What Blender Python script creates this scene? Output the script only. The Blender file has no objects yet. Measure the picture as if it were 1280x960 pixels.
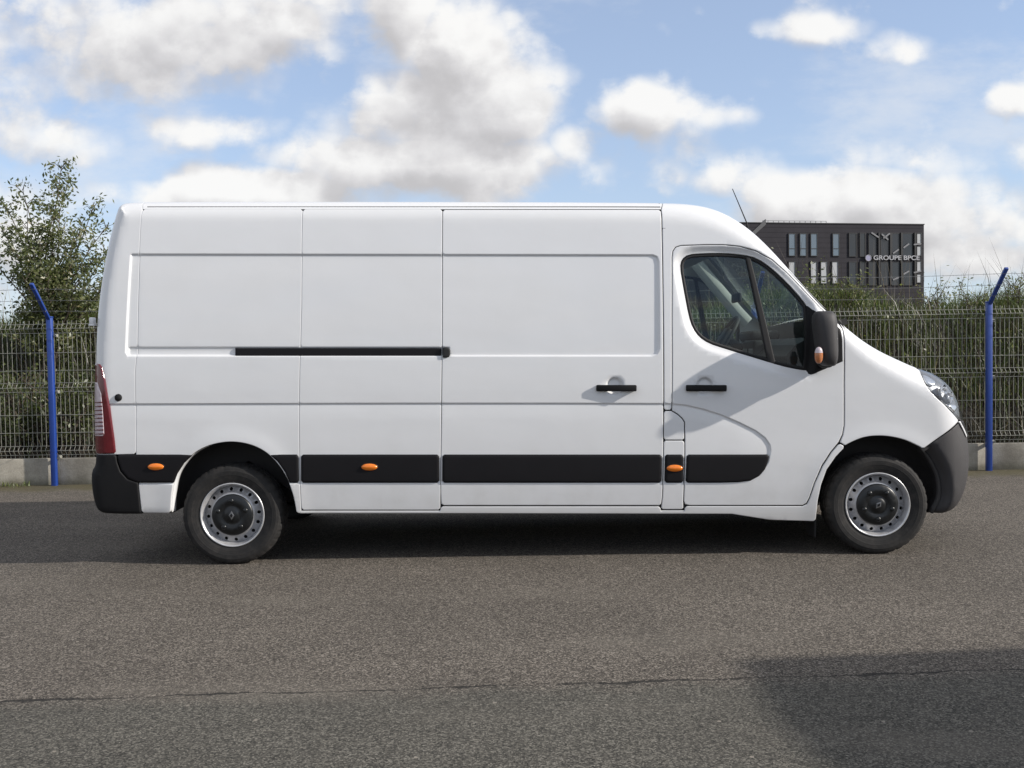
import bpy, bmesh, math, random
import numpy as np
from mathutils import Matrix, Vector
from mathutils.geometry import delaunay_2d_cdt
R = math.radians
SC = bpy.context.scene
COL = SC.collection
rng = np.random.default_rng(7)
random.seed(7)

# ------------------------------------------------------------------ camera
FOC = 1200.0                    # focal length in units of a 1280 px wide picture
ROLL = R(0.92)
PITCH = math.atan(40 / FOC)
CAM_H = 1.415
ZV = 6.44                       # distance to the near side of the van
cam_d = bpy.data.cameras.new('camera')
cam = bpy.data.objects.new('camera', cam_d)
COL.objects.link(cam)
cam_d.sensor_width = 36.0
cam_d.lens = 36.0 * FOC / 1280.0
cam_d.clip_start = 0.05
cam_d.clip_end = 6000
c_f = Vector((0, math.cos(PITCH), -math.sin(PITCH)))
c_u0 = Vector((0, math.sin(PITCH), math.cos(PITCH)))
c_r = Vector((1, 0, 0)) * math.cos(ROLL) - c_u0 * math.sin(ROLL)
c_u = Vector((1, 0, 0)) * math.sin(ROLL) + c_u0 * math.cos(ROLL)
CAM = Vector((0, 0, CAM_H))
cam.matrix_world = Matrix(((c_r.x, c_u.x, -c_f.x, 0), (c_r.y, c_u.y, -c_f.y, 0),
                           (c_r.z, c_u.z, -c_f.z, CAM_H), (0, 0, 0, 1)))
SC.camera = cam


def ray(px, py):
    return c_f + c_r * ((px - 640) / FOC) - c_u * ((py - 480) / FOC)


def at(px, py, Y):
    """world point seen at a picture position, at distance Y in front"""
    d = ray(px, py)
    return CAM + d * (Y / d.y)


# ------------------------------------------------------------------ view, sun, sky
SC.view_settings.view_transform = 'Standard'
SC.view_settings.look = 'None'
SC.view_settings.gamma = 1
SC.view_settings.exposure = 0.08
SC.cycles.max_bounces = 6
SC.cycles.diffuse_bounces = 3
SC.cycles.glossy_bounces = 3
SC.cycles.transparent_max_bounces = 24

SUN_DIR = Vector((-1.95, 0.48, -1.0)).normalized()      # the way the light travels
sun_d = bpy.data.lights.new('sun', 'SUN')
sun_d.energy = 5.0
sun_d.angle = R(0.9)
sun_d.color = (1.0, 0.94, 0.86)
sun = bpy.data.objects.new('sun', sun_d)
COL.objects.link(sun)
sun.rotation_euler = SUN_DIR.to_track_quat('-Z', 'Y').to_euler()
sun.location = (20, -8, 12)
S_EL = math.asin(-SUN_DIR.z)
S_AZ = math.atan2(-SUN_DIR.x, -SUN_DIR.y)               # clockwise from +Y

world = bpy.data.worlds.new('World')
SC.world = world
world.use_nodes = True
world.cycles.sampling_method = 'MANUAL'
world.cycles.sample_map_resolution = 512
WT = world.node_tree
WT.nodes.clear()


class NG:
    """small helper to write node trees as expressions"""
    def __init__(self, tree):
        self.t = tree

    def n(self, kind, **kw):
        nd = self.t.nodes.new(kind)
        for k, v in kw.items():
            setattr(nd, k, v)
        return nd

    def put(self, sock, v):
        if v is None:
            return
        if isinstance(v, bpy.types.NodeSocket):
            self.t.links.new(v, sock)
        else:
            if sock.type in ('RGBA',) and len(v) == 3:
                v = (*v, 1)
            sock.default_value = v

    def m(self, op, a, b=None, c=None, clamp=False):
        nd = self.n('ShaderNodeMath', operation=op, use_clamp=clamp)
        for i, v in enumerate((a, b, c)):
            self.put(nd.inputs[i], v)
        return nd.outputs[0]

    def vm(self, op, a, b=None, s=None):
        nd = self.n('ShaderNodeVectorMath', operation=op)
        self.put(nd.inputs[0], a)
        self.put(nd.inputs[1], b)
        if s is not None:
            self.put(nd.inputs['Scale'], s)
        return nd.outputs['Value'] if op in ('DOT_PRODUCT', 'LENGTH') else nd.outputs[0]

    def noise(self, vec, scale, detail=4, rough=0.5, dist=0.0, lac=2.0, dim='3D'):
        nd = self.n('ShaderNodeTexNoise', noise_dimensions=dim)
        self.put(nd.inputs['Vector'], vec)
        self.put(nd.inputs['Scale'], scale)
        nd.inputs['Detail'].default_value = detail
        nd.inputs['Roughness'].default_value = rough
        nd.inputs['Distortion'].default_value = dist
        nd.inputs['Lacunarity'].default_value = lac
        return nd.outputs[0]

    def voro(self, vec, scale, feature='F1', out='Distance', dim='3D'):
        nd = self.n('ShaderNodeTexVoronoi', feature=feature, voronoi_dimensions=dim)
        self.put(nd.inputs['Vector'], vec)
        self.put(nd.inputs['Scale'], scale)
        return nd.outputs[out]

    def ss(self, v, lo, hi):
        nd = self.n('ShaderNodeMapRange', interpolation_type='SMOOTHSTEP')
        self.put(nd.inputs[0], v)
        nd.inputs[1].default_value = lo
        nd.inputs[2].default_value = hi
        return nd.outputs[0]

    def mix(self, f, a, b):
        nd = self.n('ShaderNodeMix', data_type='RGBA')
        self.put(nd.inputs[0], f)
        self.put(nd.inputs[6], a)
        self.put(nd.inputs[7], b)
        return nd.outputs[2]

    def ramp(self, f, stops):
        nd = self.n('ShaderNodeValToRGB')
        el = nd.color_ramp.elements
        while len(el) < len(stops):
            el.new(0.5)
        for e, (p, c) in zip(el, stops):
            e.position = p
            e.color = (*c, 1)
        self.put(nd.inputs[0], f)
        return nd.outputs[0]

    def sep(self, v):
        nd = self.n('ShaderNodeSeparateXYZ')
        self.put(nd.inputs[0], v)
        return nd.outputs

    def comb(self, x, y, z):
        nd = self.n('ShaderNodeCombineXYZ')
        for i, v in enumerate((x, y, z)):
            self.put(nd.inputs[i], v)
        return nd.outputs[0]

    def bump(self, h, strength=0.3, dist=0.01):
        nd = self.n('ShaderNodeBump')
        nd.inputs['Strength'].default_value = strength
        nd.inputs['Distance'].default_value = dist
        self.put(nd.inputs['Height'], h)
        return nd.outputs[0]


# cumulus sky: directions are turned into slopes (u across, v up); heaps of cloud are
# banks whose rims are broken up by noise; what lies behind repeats them mirrored
dens = bpy.data.node_groups.new('cloud_density', 'ShaderNodeTree')
dens.interface.new_socket('Vector', in_out='INPUT', socket_type='NodeSocketVector')
dens.interface.new_socket('Density', in_out='OUTPUT', socket_type='NodeSocketFloat')
g = NG(dens)
gi, go = g.n('NodeGroupInput'), g.n('NodeGroupOutput')
uv = gi.outputs[0]
sx, sy, sz = g.sep(uv)
big = g.noise(g.vm('MULTIPLY', uv, (1.0, 1.3, 1.0)), 7.0, 9, 0.58, 0.0, dim='2D')
bil = g.voro(g.vm('ADD', g.vm('MULTIPLY', uv, (1.0, 1.2, 1.0)), g.vm('SCALE', g.comb(big, big, 0.0), None, 0.10)), 17.0, dim='2D')
bil2 = g.voro(uv, 41.0, dim='2D')
BANKS = [  # picture centre, half sizes, lift
    (60, 30, 190, 85, .66), (335, 40, 90, 75, .95), (220, 60, 140, 75, .70), (240, 165, 170, 26, .48), (90, 170, 150, 40, .47),
    (290, 243, 150, 32, 1.2), (505, 20, 38, 70, .95), (575, 70, 75, 60, 1.0), (640, 130, 85, 70, .95), (545, 140, 120, 62, 1.0),
    (560, 205, 185, 50, 1.05), (400, 195, 100, 30, .62), (715, 180, 45, 42, .8),
    (800, 132, 68, 34, 1.15), (890, 142, 75, 18, .62), (1010, 38, 58, 20, .75), (1130, 65, 38, 26, .62), (1270, 122, 46, 18, .85),
    (905, 232, 30, 22, .62), (1010, 260, 100, 42, .95), (1090, 245, 70, 34, .85), (1165, 280, 110, 45, .9), (1280, 290, 70, 34, .78), (1150, 195, 110, 22, .45), (1050, 312, 340, 40, .92), (1240, 325, 160, 30, .9),
    (40, 290, 100, 45, .72), (640, 400, 900, 45, .5)]
tot = None
for bx_, by_, rx_, ry_, am in BANKS:
    d = ray(bx_, by_)
    u0, v0 = d.x / d.y, d.z / d.y
    du = g.vm('MULTIPLY', g.vm('SUBTRACT', uv, (u0, v0, 0)), (FOC / rx_, FOC / ry_, 0))
    e = g.m('MULTIPLY', g.m('EXPONENT', g.m('MULTIPLY', g.vm('DOT_PRODUCT', du, du), -0.85)), am)
    tot = e if tot is None else g.m('MAXIMUM', tot, e)
# high up and far to the sides the banks end: scattered clouds go on
far = g.m('ADD', g.ss(sy, 0.42, 0.7), g.ss(g.m('ABSOLUTE', sx), 0.62, 0.9), clamp=True)
tot = g.m('MAXIMUM', tot, g.m('MULTIPLY', far, 0.46))
den = g.m('ADD', tot, g.m('MULTIPLY', g.m('SUBTRACT', big, 0.5), 1.45))
den = g.m('ADD', den, g.m('MULTIPLY', g.m('SUBTRACT', 0.42, bil), 0.34))
den = g.m('ADD', den, g.m('MULTIPLY', g.m('SUBTRACT', 0.42, bil2), 0.17))
g.put(go.inputs[0], den)

w = NG(WT)
geo = w.n('ShaderNodeTexCoord')
dx, dy, dz = w.sep(geo.outputs['Generated'])
ay = w.m('MAXIMUM', w.m('ABSOLUTE', dy), 0.12)
uu, vv = w.m('DIVIDE', dx, ay), w.m('DIVIDE', w.m('MAXIMUM', dz, 0.0), ay)
uvw = w.comb(uu, vv, 0.0)


def density(off):
    nd = w.n('ShaderNodeGroup')
    nd.node_tree = dens
    w.put(nd.inputs[0], w.vm('ADD', uvw, off))
    return nd.outputs[0]


d0 = density((0, 0, 0))
d1 = density((0.016, 0.028, 0))
sky = w.n('ShaderNodeTexSky', sky_type='NISHITA', sun_disc=False)
sky.sun_elevation = S_EL
sky.sun_rotation = S_AZ
sky.air_density = 1.0
sky.dust_density = 0.6
sky.ozone_density = 1.6
cover = w.ss(d0, 0.12, 0.68)
# light comes from the upper right: thicker cloud on that side shades, the core is greyer
shade = w.m('ADD', w.m('MULTIPLY', w.m('SUBTRACT', d1, d0), 0.95), w.m('MULTIPLY', w.m('SUBTRACT', d0, 0.35), 0.40))
lit = w.m('SUBTRACT', 1.0, w.ss(shade, -0.36, 0.62))
cloud = w.ramp(lit, [(0.0, (6.2, 6.05, 6.1)), (0.35, (7.7, 7.55, 7.6)), (0.65, (9.0, 8.85, 8.8)), (1.0, (10.9, 10.8, 10.6))])
veil = w.m('ADD', w.m('MULTIPLY', w.m('POWER', w.m('SUBTRACT', 1.0, w.m('MAXIMUM', dz, 0.0)), 6.0), 0.42), 0.36)
skyc = w.vm('MULTIPLY', sky.outputs[0], (1.28, 1.58, 1.92))
skyc = w.mix(veil, skyc, (7.5, 8.3, 9.7))
wisp = w.ss(w.noise(w.vm('MULTIPLY', uvw, (1.0, 2.4, 1.0)), 3.2, 6, 0.62, 0.0, dim='2D'), 0.44, 0.74)
skyc = w.mix(w.m('MULTIPLY', wisp, 0.55), skyc, (8.9, 9.2, 9.7))
skyc = w.mix(w.m('MULTIPLY', cover, 0.95), skyc, cloud)
bg = w.n('ShaderNodeBackground')
bg.inputs[1].default_value = 0.085
w.put(bg.inputs[0], skyc)
w.put(w.n('ShaderNodeOutputWorld').inputs[0], bg.outputs[0])

# ------------------------------------------------------------------ materials
MATS = {}


def mat(name, build):
    if name in MATS:
        return MATS[name]
    m = bpy.data.materials.new(name)
    m.use_nodes = True
    m.node_tree.nodes.clear()
    k = NG(m.node_tree)
    out = k.n('ShaderNodeOutputMaterial')
    bs = k.n('ShaderNodeBsdfPrincipled')
    r = build(k, bs)
    k.put(out.inputs[0], r if r is not None else bs.outputs[0])
    MATS[name] = m
    return m


def simple(name, col, rough=0.5, metal=0.0, coat=0.0, var=0.12, vscale=6.0, spec=0.5, bumpv=0.0, bscale=400):
    def b(k, bs):
        tc = k.n('ShaderNodeTexCoord').outputs['Object']
        nz = k.noise(tc, vscale, 5, 0.6)
        f = k.m('MULTIPLY', k.m('SUBTRACT', nz, 0.5), 2 * var)
        k.put(bs.inputs['Base Color'], k.vm('SCALE', col, None, k.m('ADD', 1.0, f)))
        k.put(bs.inputs['Roughness'], k.m('ADD', rough, k.m('MULTIPLY', f, 0.6), clamp=True))
        bs.inputs['Metallic'].default_value = metal
        bs.inputs['Coat Weight'].default_value = coat
        bs.inputs['Coat Roughness'].default_value = 0.06
        bs.inputs['Specular IOR Level'].default_value = spec
        if bumpv:
            k.put(bs.inputs['Normal'], k.bump(k.noise(tc, bscale, 2), bumpv, 0.002))
    return mat(name, b)


def paint_b(k, bs):
    tc = k.n('ShaderNodeTexCoord').outputs['Object']
    x, y, z = k.sep(tc)
    dirt = k.noise(tc, 3.0, 6, 0.62)
    film = k.noise(k.vm('MULTIPLY', tc, (5, 5, 2.5)), 1.0, 4, 0.6)
    low = k.m('SUBTRACT', 1.0, k.ss(z, 0.25, 0.95))       # road film splashed on the lower panels
    f = k.m('MULTIPLY', k.m('ADD', k.m('MULTIPLY', low, 0.38), 0.08), k.ss(k.m('ADD', k.m('MULTIPLY', dirt, .6), k.m('MULTIPLY', film, .4)), 0.38, 0.75))
    sillf = k.m('MULTIPLY', k.m('SUBTRACT', 1.0, k.ss(k.m('ADD', z, k.m('MULTIPLY', dirt, .10)), .33, .45)), .55)
    f = k.m('MAXIMUM', f, sillf)
    k.put(bs.inputs['Base Color'], k.mix(f, (0.715, 0.720, 0.730), (0.50, 0.485, 0.455)))
    k.put(bs.inputs['Roughness'], k.m('ADD', 0.36, k.m('MULTIPLY', f, 0.35)))
    bs.inputs['Coat Weight'].default_value = 0.55
    k.put(bs.inputs['Coat Roughness'], k.m('ADD', 0.05, k.m('MULTIPLY', f, 0.5)))
    wv = k.noise(k.vm('MULTIPLY', tc, (1.0, 1.0, 2.2)), 1.7, 3, 0.4)                            # slight waviness of pressed sheet
    k.put(bs.inputs['Normal'], k.bump(wv, 0.09, 0.05))


M_WHITE = mat('white_paint', paint_b)
M_PLAST = simple('black_plastic', (0.009, 0.009, 0.010), 0.65, var=0.25, bumpv=0.25, bscale=700, spec=0.22)
M_STRIP = simple('strip_plastic', (0.008, 0.0075, 0.009), 0.6, var=0.2, bumpv=0.1, bscale=700, spec=0.2)
M_BUMP = simple('bumper_plastic', (0.034, 0.032, 0.034), 0.62, var=0.15, bumpv=0.3, bscale=900)
M_RUBBER = simple('seal_rubber', (0.012, 0.012, 0.013), 0.75)
M_DARK = simple('underbody_black', (0.013, 0.013, 0.014), 0.85)
M_LINER = simple('arch_liner_plastic', (0.045, 0.043, 0.043), 0.75, var=0.3)
M_TRIM = simple('cab_trim_dark', (0.012, 0.012, 0.014), 0.7, var=0.2)
M_TRIML = simple('cab_trim_light', (0.48, 0.48, 0.46), 0.7)
M_SEAT = simple('seat_cloth', (0.035, 0.036, 0.042), 0.9)
M_AMBER = simple('amber_lens', (0.80, 0.20, 0.012), 0.18, coat=0.6, var=0.2, vscale=60)
M_RED = simple('red_lens', (0.11, 0.005, 0.010), 0.14, coat=0.8, var=0.25, vscale=40)
M_CLEAR = simple('pale_lens', (0.55, 0.47, 0.50), 0.15, coat=0.8, var=0.2, vscale=40)
M_CHROME = simple('reflector_chrome', (0.80, 0.81, 0.83), 0.16, metal=1.0)
M_LAMPD = simple('lamp_housing', (0.16, 0.165, 0.175), 0.3, metal=0.6, coat=0.5, var=.3, vscale=30)
M_STEEL = simple('wheel_steel', (0.60, 0.60, 0.61), 0.36, metal=0.6, var=0.22, vscale=25)
M_CAP = simple('hub_cap_black', (0.006, 0.007, 0.008), 0.36, var=0.4, vscale=30)
M_AXLE = simple('rusty_axle', (0.10, 0.075, 0.055), 0.8, var=0.5, vscale=20)
M_BLUE = simple('blue_post_paint', (0.012, 0.047, 0.25), 0.45, coat=0.25, var=0.18, vscale=8)
M_WIRE = simple('galvanised_wire', (0.36, 0.355, 0.31), 0.5, metal=0.4, var=0.2, vscale=5)
M_BARB = simple('barbed_wire_steel', (0.20, 0.20, 0.20), 0.5, metal=0.6)


def tyre_b(k, bs):
    tc = k.n('ShaderNodeTexCoord').outputs['Object']
    n1 = k.noise(tc, 14, 5, 0.65)
    k.put(bs.inputs['Base Color'], k.mix(k.ss(n1, 0.4, 0.75), (0.010, 0.0095, 0.0095), (0.027, 0.024, 0.022)))
    bs.inputs['Roughness'].default_value = 0.8
    x, y, z = k.sep(tc)
    rr = k.m('SQRT', k.m('ADD', k.m('MULTIPLY', x, x), k.m('MULTIPLY', z, z)))
    ring = k.m('SINE', k.m('MULTIPLY', rr, 420))
    k.put(bs.inputs['Normal'], k.bump(k.m('ADD', k.m('MULTIPLY', ring, 0.12), k.noise(tc, 90, 3)), 0.3, 0.003))


M_TYRE = mat('tyre_rubber', tyre_b)


def glass_b(k, bs):
    tr = k.n('ShaderNodeBsdfTransparent')
    tr.inputs[0].default_value = (0.72, 0.80, 0.77, 1)
    gl = k.n('ShaderNodeBsdfGlossy')
    gl.inputs['Roughness'].default_value = 0.02
    gl.inputs[0].default_value = (0.95, 0.97, 1, 1)
    lw = k.n('ShaderNodeLayerWeight')
    lw.inputs[0].default_value = 0.5
    fac = k.m('POWER', lw.outputs['Facing'], 4.0)
    mx = k.n('ShaderNodeMixShader')
    k.put(mx.inputs[0], k.m('ADD', k.m('MULTIPLY', fac, 0.8), 0.035, clamp=True))
    k.put(mx.inputs[1], tr.outputs[0])
    k.put(mx.inputs[2], gl.outputs[0])
    return mx.outputs[0]


M_GLASS = mat('tinted_glass', glass_b)


def lens_b(k, bs):
    tr = k.n('ShaderNodeBsdfTransparent')
    tr.inputs[0].default_value = (0.93, 0.94, 0.95, 1)
    gl = k.n('ShaderNodeBsdfGlossy')
    gl.inputs['Roughness'].default_value = 0.06
    lw = k.n('ShaderNodeLayerWeight')
    lw.inputs[0].default_value = 0.5
    fac = k.m('POWER', lw.outputs['Facing'], 4.0)
    mx = k.n('ShaderNodeMixShader')
    k.put(mx.inputs[0], k.m('ADD', k.m('MULTIPLY', fac, 0.8), 0.10, clamp=True))
    k.put(mx.inputs[1], tr.outputs[0])
    k.put(mx.inputs[2], gl.outputs[0])
    return mx.outputs[0]


M_LENS = mat('clear_lens', lens_b)


# ------------------------------------------------------------------ mesh helpers
def mesh_obj(name, verts, faces, material, parent=None, smooth=False, loc=None):
    me = bpy.data.meshes.new(name)
    if isinstance(verts, np.ndarray):
        verts = verts.tolist()
    if isinstance(faces, np.ndarray):
        faces = faces.tolist()
    me.from_pydata(verts, [], faces)
    me.materials.append(material)
    if smooth:
        me.polygons.foreach_set('use_smooth', [True] * len(me.polygons))
    me.update()
    o = bpy.data.objects.new(name, me)
    COL.objects.link(o)
    if parent is not None:
        o.parent = parent
    if loc is not None:
        o.location = loc
    return o


class MB:
    def __init__(self):
        self.v, self.f = [], []

    def add(self, v, f):
        b = len(self.v)
        self.v += [tuple(p) for p in v]
        self.f += [tuple(b + i for i in q) for q in f]
        return self

    def box(self, x0, x1, y0, y1, z0, z1):
        v = [(x, y, z) for x in (x0, x1) for y in (y0, y1) for z in (z0, z1)]
        return self.add(v, [(0, 1, 3, 2), (4, 6, 7, 5), (0, 4, 5, 1), (2, 3, 7, 6), (0, 2, 6, 4), (1, 5, 7, 3)])

    def tube(self, pts, r, n=6, cap=True):
        pts = [Vector(p) for p in pts]
        rs = r if isinstance(r, (list, tuple)) else [r] * len(pts)
        vs, fs = [], []
        ref = None
        for i, p in enumerate(pts):
            t = (pts[min(i + 1, len(pts) - 1)] - pts[max(i - 1, 0)]).normalized()
            if ref is None:
                ref = Vector((0, 0, 1)) if abs(t.z) < 0.9 else Vector((1, 0, 0))
            a = t.cross(ref).normalized()
            b = t.cross(a).normalized()
            ref = -b if False else ref
            for k in range(n):
                th = 2 * math.pi * (k + 0.5) / n
                vs.append(p + (a * math.cos(th) + b * math.sin(th)) * rs[i])
        for i in range(len(pts) - 1):
            for k in range(n):
                k2 = (k + 1) % n
                fs.append((i * n + k, i * n + k2, (i + 1) * n + k2, (i + 1) * n + k))
        if cap:
            fs.append(tuple(range(n))[::-1])
            fs.append(tuple((len(pts) - 1) * n + k for k in range(n)))
        return self.add(vs, fs)

    def lathe(self, prof, n=48, axis='y', centre=(0, 0, 0)):
        """prof: (radius, height along axis)"""
        vs, fs = [], []
        for r, h in prof:
            for k in range(n):
                a = 2 * math.pi * k / n
                c, s = r * math.cos(a), r * math.sin(a)
                p = (c, h, s) if axis == 'y' else (c, s, h)
                vs.append((p[0] + centre[0], p[1] + centre[1], p[2] + centre[2]))
        for i in range(len(prof) - 1):
            for k in range(n):
                k2 = (k + 1) % n
                fs.append((i * n + k, (i + 1) * n + k, (i + 1) * n + k2, i * n + k2))
        return self.add(vs, fs)

    def obj(self, name, material, parent=None, smooth=False, loc=None):
        return mesh_obj(name, self.v, self.f, material, parent, smooth, loc)


def rbox(c, s, r, seg=3):
    """bevelled box: verts, faces"""
    bm = bmesh.new()
    bmesh.ops.create_cube(bm, size=1)
    for v in bm.verts:
        v.co = Vector((v.co.x * s[0] + c[0], v.co.y * s[1] + c[1], v.co.z * s[2] + c[2]))
    bmesh.ops.bevel(bm, geom=bm.edges[:], offset=r, segments=seg, profile=0.5, affect='EDGES')
    bm.verts.index_update()
    v = [tuple(p.co) for p in bm.verts]
    f = [tuple(q.index for q in p.verts) for p in bm.faces]
    bm.free()
    return v, f


def thing(name, label, cat, loc=(0, 0, 0), group=None):
    o = bpy.data.objects.new(name, None)
    o.empty_display_size = 0.2
    COL.objects.link(o)
    o.location = loc
    tag(o, label, cat, group)
    return o


def tag(o, label=None, cat=None, group=None, kind=None):
    if label:
        o['label'] = label
    if cat:
        o['category'] = cat
    if group:
        o['group'] = group
    if kind:
        o['kind'] = kind
    return o


def part(name, parent):
    o = bpy.data.objects.new(name, None)
    o.empty_display_size = 0.1
    COL.objects.link(o)
    o.parent = parent
    return o


def copy_tree(o, parent=None):
    c = o.copy()
    COL.objects.link(c)
    c.parent = parent
    if parent is not None:
        c.matrix_parent_inverse = o.matrix_parent_inverse.copy()
    for ch in o.children:
        copy_tree(ch, c)
    return c


# ------------------------------------------------------------------ ground
def asphalt_b(k, bs):
    p = k.n('ShaderNodeNewGeometry').outputs['Position']
    x, y, z = k.sep(p)
    # joint between two lays of asphalt, wandering along x
    jn = k.m('ADD', k.m('MULTIPLY', k.m('SUBTRACT', k.noise(k.comb(x, 0.0, 3.0), 1.3, 5, 0.62), 0.5), 0.16), 4.03)
    jn = k.m('ADD', jn, k.m('MULTIPLY', x, 0.044))
    dj = k.m('SUBTRACT', y, jn)
    near = k.m('SUBTRACT', 1.0, k.ss(k.m('ADD', dj, k.m('MULTIPLY', k.m('SUBTRACT', k.noise(p, 5.0, 4, .6), .5), .25)), -0.16, 0.06))
    st = k.voro(p, 150.0, 'F1', 'Color')
    sr, sg, sb = k.sep(st)
    st2 = k.noise(p, 230.0, 2, 0.6)
    grain = k.m('ADD', k.m('MULTIPLY', sr, 0.65), k.m('MULTIPLY', st2, 0.35))
    c_far = k.ramp(grain, [(0.12, (0.012, 0.010, 0.009)), (0.42, (0.078, 0.068, 0.057)), (0.62, (0.130, 0.113, 0.094)), (0.82, (0.27, 0.24, 0.205)), (1.0, (0.55, 0.50, 0.43))])
    c_near = k.ramp(grain, [(0.12, (0.018, 0.017, 0.015)), (0.42, (0.066, 0.062, 0.053)), (0.62, (0.102, 0.095, 0.080)), (0.82, (0.19, 0.178, 0.152)), (1.0, (0.38, 0.355, 0.31))])
    c = k.mix(near, c_far, c_near)
    big = k.noise(k.vm('MULTIPLY', p, (0.6, 1.2, 1.0)), 0.9, 6, 0.6)
    c = k.vm('SCALE', c, None, k.m('ADD', 0.66, k.m('MULTIPLY', big, 0.58)))
    # paler trodden dust, greenish algae near the fence
    dust = k.ss(k.noise(k.vm('MULTIPLY', p, (0.35, 1.3, 1.0)), 1.3, 4, 0.5), 0.52, 0.78)
    c = k.mix(k.m('MULTIPLY', dust, 0.42), c, (0.165, 0.148, 0.124))
    moss = k.m('MULTIPLY', k.ss(k.m('ADD', y, k.m('MULTIPLY', k.noise(p, 3.0, 5, 0.65), 1.0)), 10.55, 11.0), 0.95)
    c = k.mix(k.m('MULTIPLY', moss, 0.80), c, k.mix(k.noise(p, 5.0, 4, .6), (0.075, 0.080, 0.030), (0.085, 0.060, 0.035)))
    blot = k.ss(k.noise(k.vm('ADD', p, (3.1, 7.7, 0.0)), 0.75, 5, 0.65), 0.56, 0.72)
    c = k.mix(k.m('MULTIPLY', blot, 0.28), c, (0.052, 0.048, 0.043))
    oil = k.ss(k.noise(k.vm('ADD', p, (9.0, 1.0, 0.0)), 2.6, 4, 0.6), 0.66, 0.74)
    c = k.mix(k.m('MULTIPLY', oil, 0.35), c, (0.040, 0.037, 0.033))
    grit = k.m('GREATER_THAN', k.sep(k.voro(p, 42.0, 'F1', 'Color'))[2], 0.996)
    c = k.mix(k.m('MULTIPLY', grit, k.m('LESS_THAN', k.voro(p, 42.0), 0.33)), c, (0.24, 0.215, 0.18))
    # the crack: broken, of uneven width
    wdt = k.m('MULTIPLY', k.ss(k.noise(k.comb(x, 0.0, 9.0), 1.7, 4, 0.6), 0.42, 0.70), 0.024)
    crk = k.m('SUBTRACT', 1.0, k.ss(k.m('DIVIDE', k.m('ABSOLUTE', k.m('ADD', dj, k.m('MULTIPLY', k.m('SUBTRACT', k.noise(p, 22, 4, .65), 0.5), 0.055))), k.m('ADD', wdt, 0.0018)), 0.55, 1.0))
    c = k.mix(k.m('MULTIPLY', crk, 0.85), c, (0.014, 0.013, 0.012))
    k.put(bs.inputs['Base Color'], c)
    bs.inputs['Roughness'].default_value = 0.86
    bs.inputs['Specular IOR Level'].default_value = 0.3
    h = k.m('SUBTRACT', k.m('ADD', k.m('MULTIPLY', sg, 0.6), k.m('MULTIPLY', st2, 0.6)), k.m('MULTIPLY', crk, 2.0))
    k.put(bs.inputs['Normal'], k.bump(h, 0.8, 0.004))


M_ASPH = mat('asphalt', asphalt_b)
gv = [(-30, -25, 0), (34, -25, 0), (34, 10.92, 0), (-30, 10.92, 0)]
tag(mesh_obj('asphalt_ground', gv, [(0, 1, 2, 3)], M_ASPH), kind='structure')


def soil_b(k, bs):
    p = k.n('ShaderNodeNewGeometry').outputs['Position']
    n1 = k.noise(p, 1.8, 6, 0.65)
    n2 = k.noise(p, 14, 5, 0.6)
    k.put(bs.inputs['Base Color'], k.mix(k.ss(n1, 0.35, 0.65), k.mix(n2, (0.016, 0.013, 0.010), (0.048, 0.038, 0.026)), k.mix(n2, (0.020, 0.024, 0.009), (0.045, 0.048, 0.018))))
    bs.inputs['Roughness'].default_value = 0.95
    k.put(bs.inputs['Normal'], k.bump(n2, 0.8, 0.06))


M_SOIL = mat('earth_bank', soil_b)
tag(mesh_obj('terrain', [(-3000, -3000, -.06), (3000, -3000, -.06), (3000, 3500, -.06), (-3000, 3500, -.06)], [(0, 1, 2, 3)], M_SOIL), kind='structure')


def bank_z(x, y):
    x = np.asarray(x, float)
    y = np.asarray(y, float)
    t = np.clip((y - 11.1) / 2.2, 0, 1)
    t = t * t * (3 - 2 * t)
    top = 1.86 - 0.08 * np.sin(x * 0.7 + 1.0) + 0.10 * np.sin(x * 1.9) - 0.05 * np.clip(x - 5.2, 0, 3)
    fall = np.clip((y - 22) / 25, 0, 1)
    return -0.02 + t * top * (1 - fall * 1.05) + 0.05 * np.sin(x * 3.1 + y * 2.3) * t


xs = np.linspace(-30, 40, 141)
ys = np.concatenate([np.linspace(10.90, 15, 26), np.linspace(15.5, 50, 24)])
X, Y = np.meshgrid(xs, ys)
Z = bank_z(X, Y)
nx, ny = len(xs), len(ys)
idx = np.arange(nx * ny).reshape(ny, nx)
quads = np.stack([idx[:-1, :-1], idx[:-1, 1:], idx[1:, 1:], idx[1:, :-1]], -1).reshape(-1, 4)
tag(mesh_obj('embankment', np.stack([X, Y, Z], -1).reshape(-1, 3), quads, M_SOIL, smooth=True), kind='structure')

# ------------------------------------------------------------------ the van
X0 = 0.287
VAN = Matrix.Translation((X0, ZV, 0)) @ Matrix.Rotation(ROLL, 4, 'Y')
VAN_I = VAN.inverted()
cam_l = VAN_I @ CAM
rot_i = VAN_I.to_3x3()
HW = 1.035                                   # half width of the body
W2 = 2 * HW


def unp(px, py, y):
    """van-local (x, z) of a picture point on the lengthwise plane at local depth y"""
    d = rot_i @ ray(px, py)
    t = (y - cam_l.y) / d.y
    return cam_l.x + d.x * t, cam_l.z + d.z * t


def tumble(z):
    z = np.asarray(z, float)
    up = np.clip(z - 1.0, 0, None)
    lo = np.clip(0.72 - z, 0, None)
    return 0.058 * (up / 0.95) ** 2 + 0.03 * (lo / 0.40) ** 2


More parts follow.
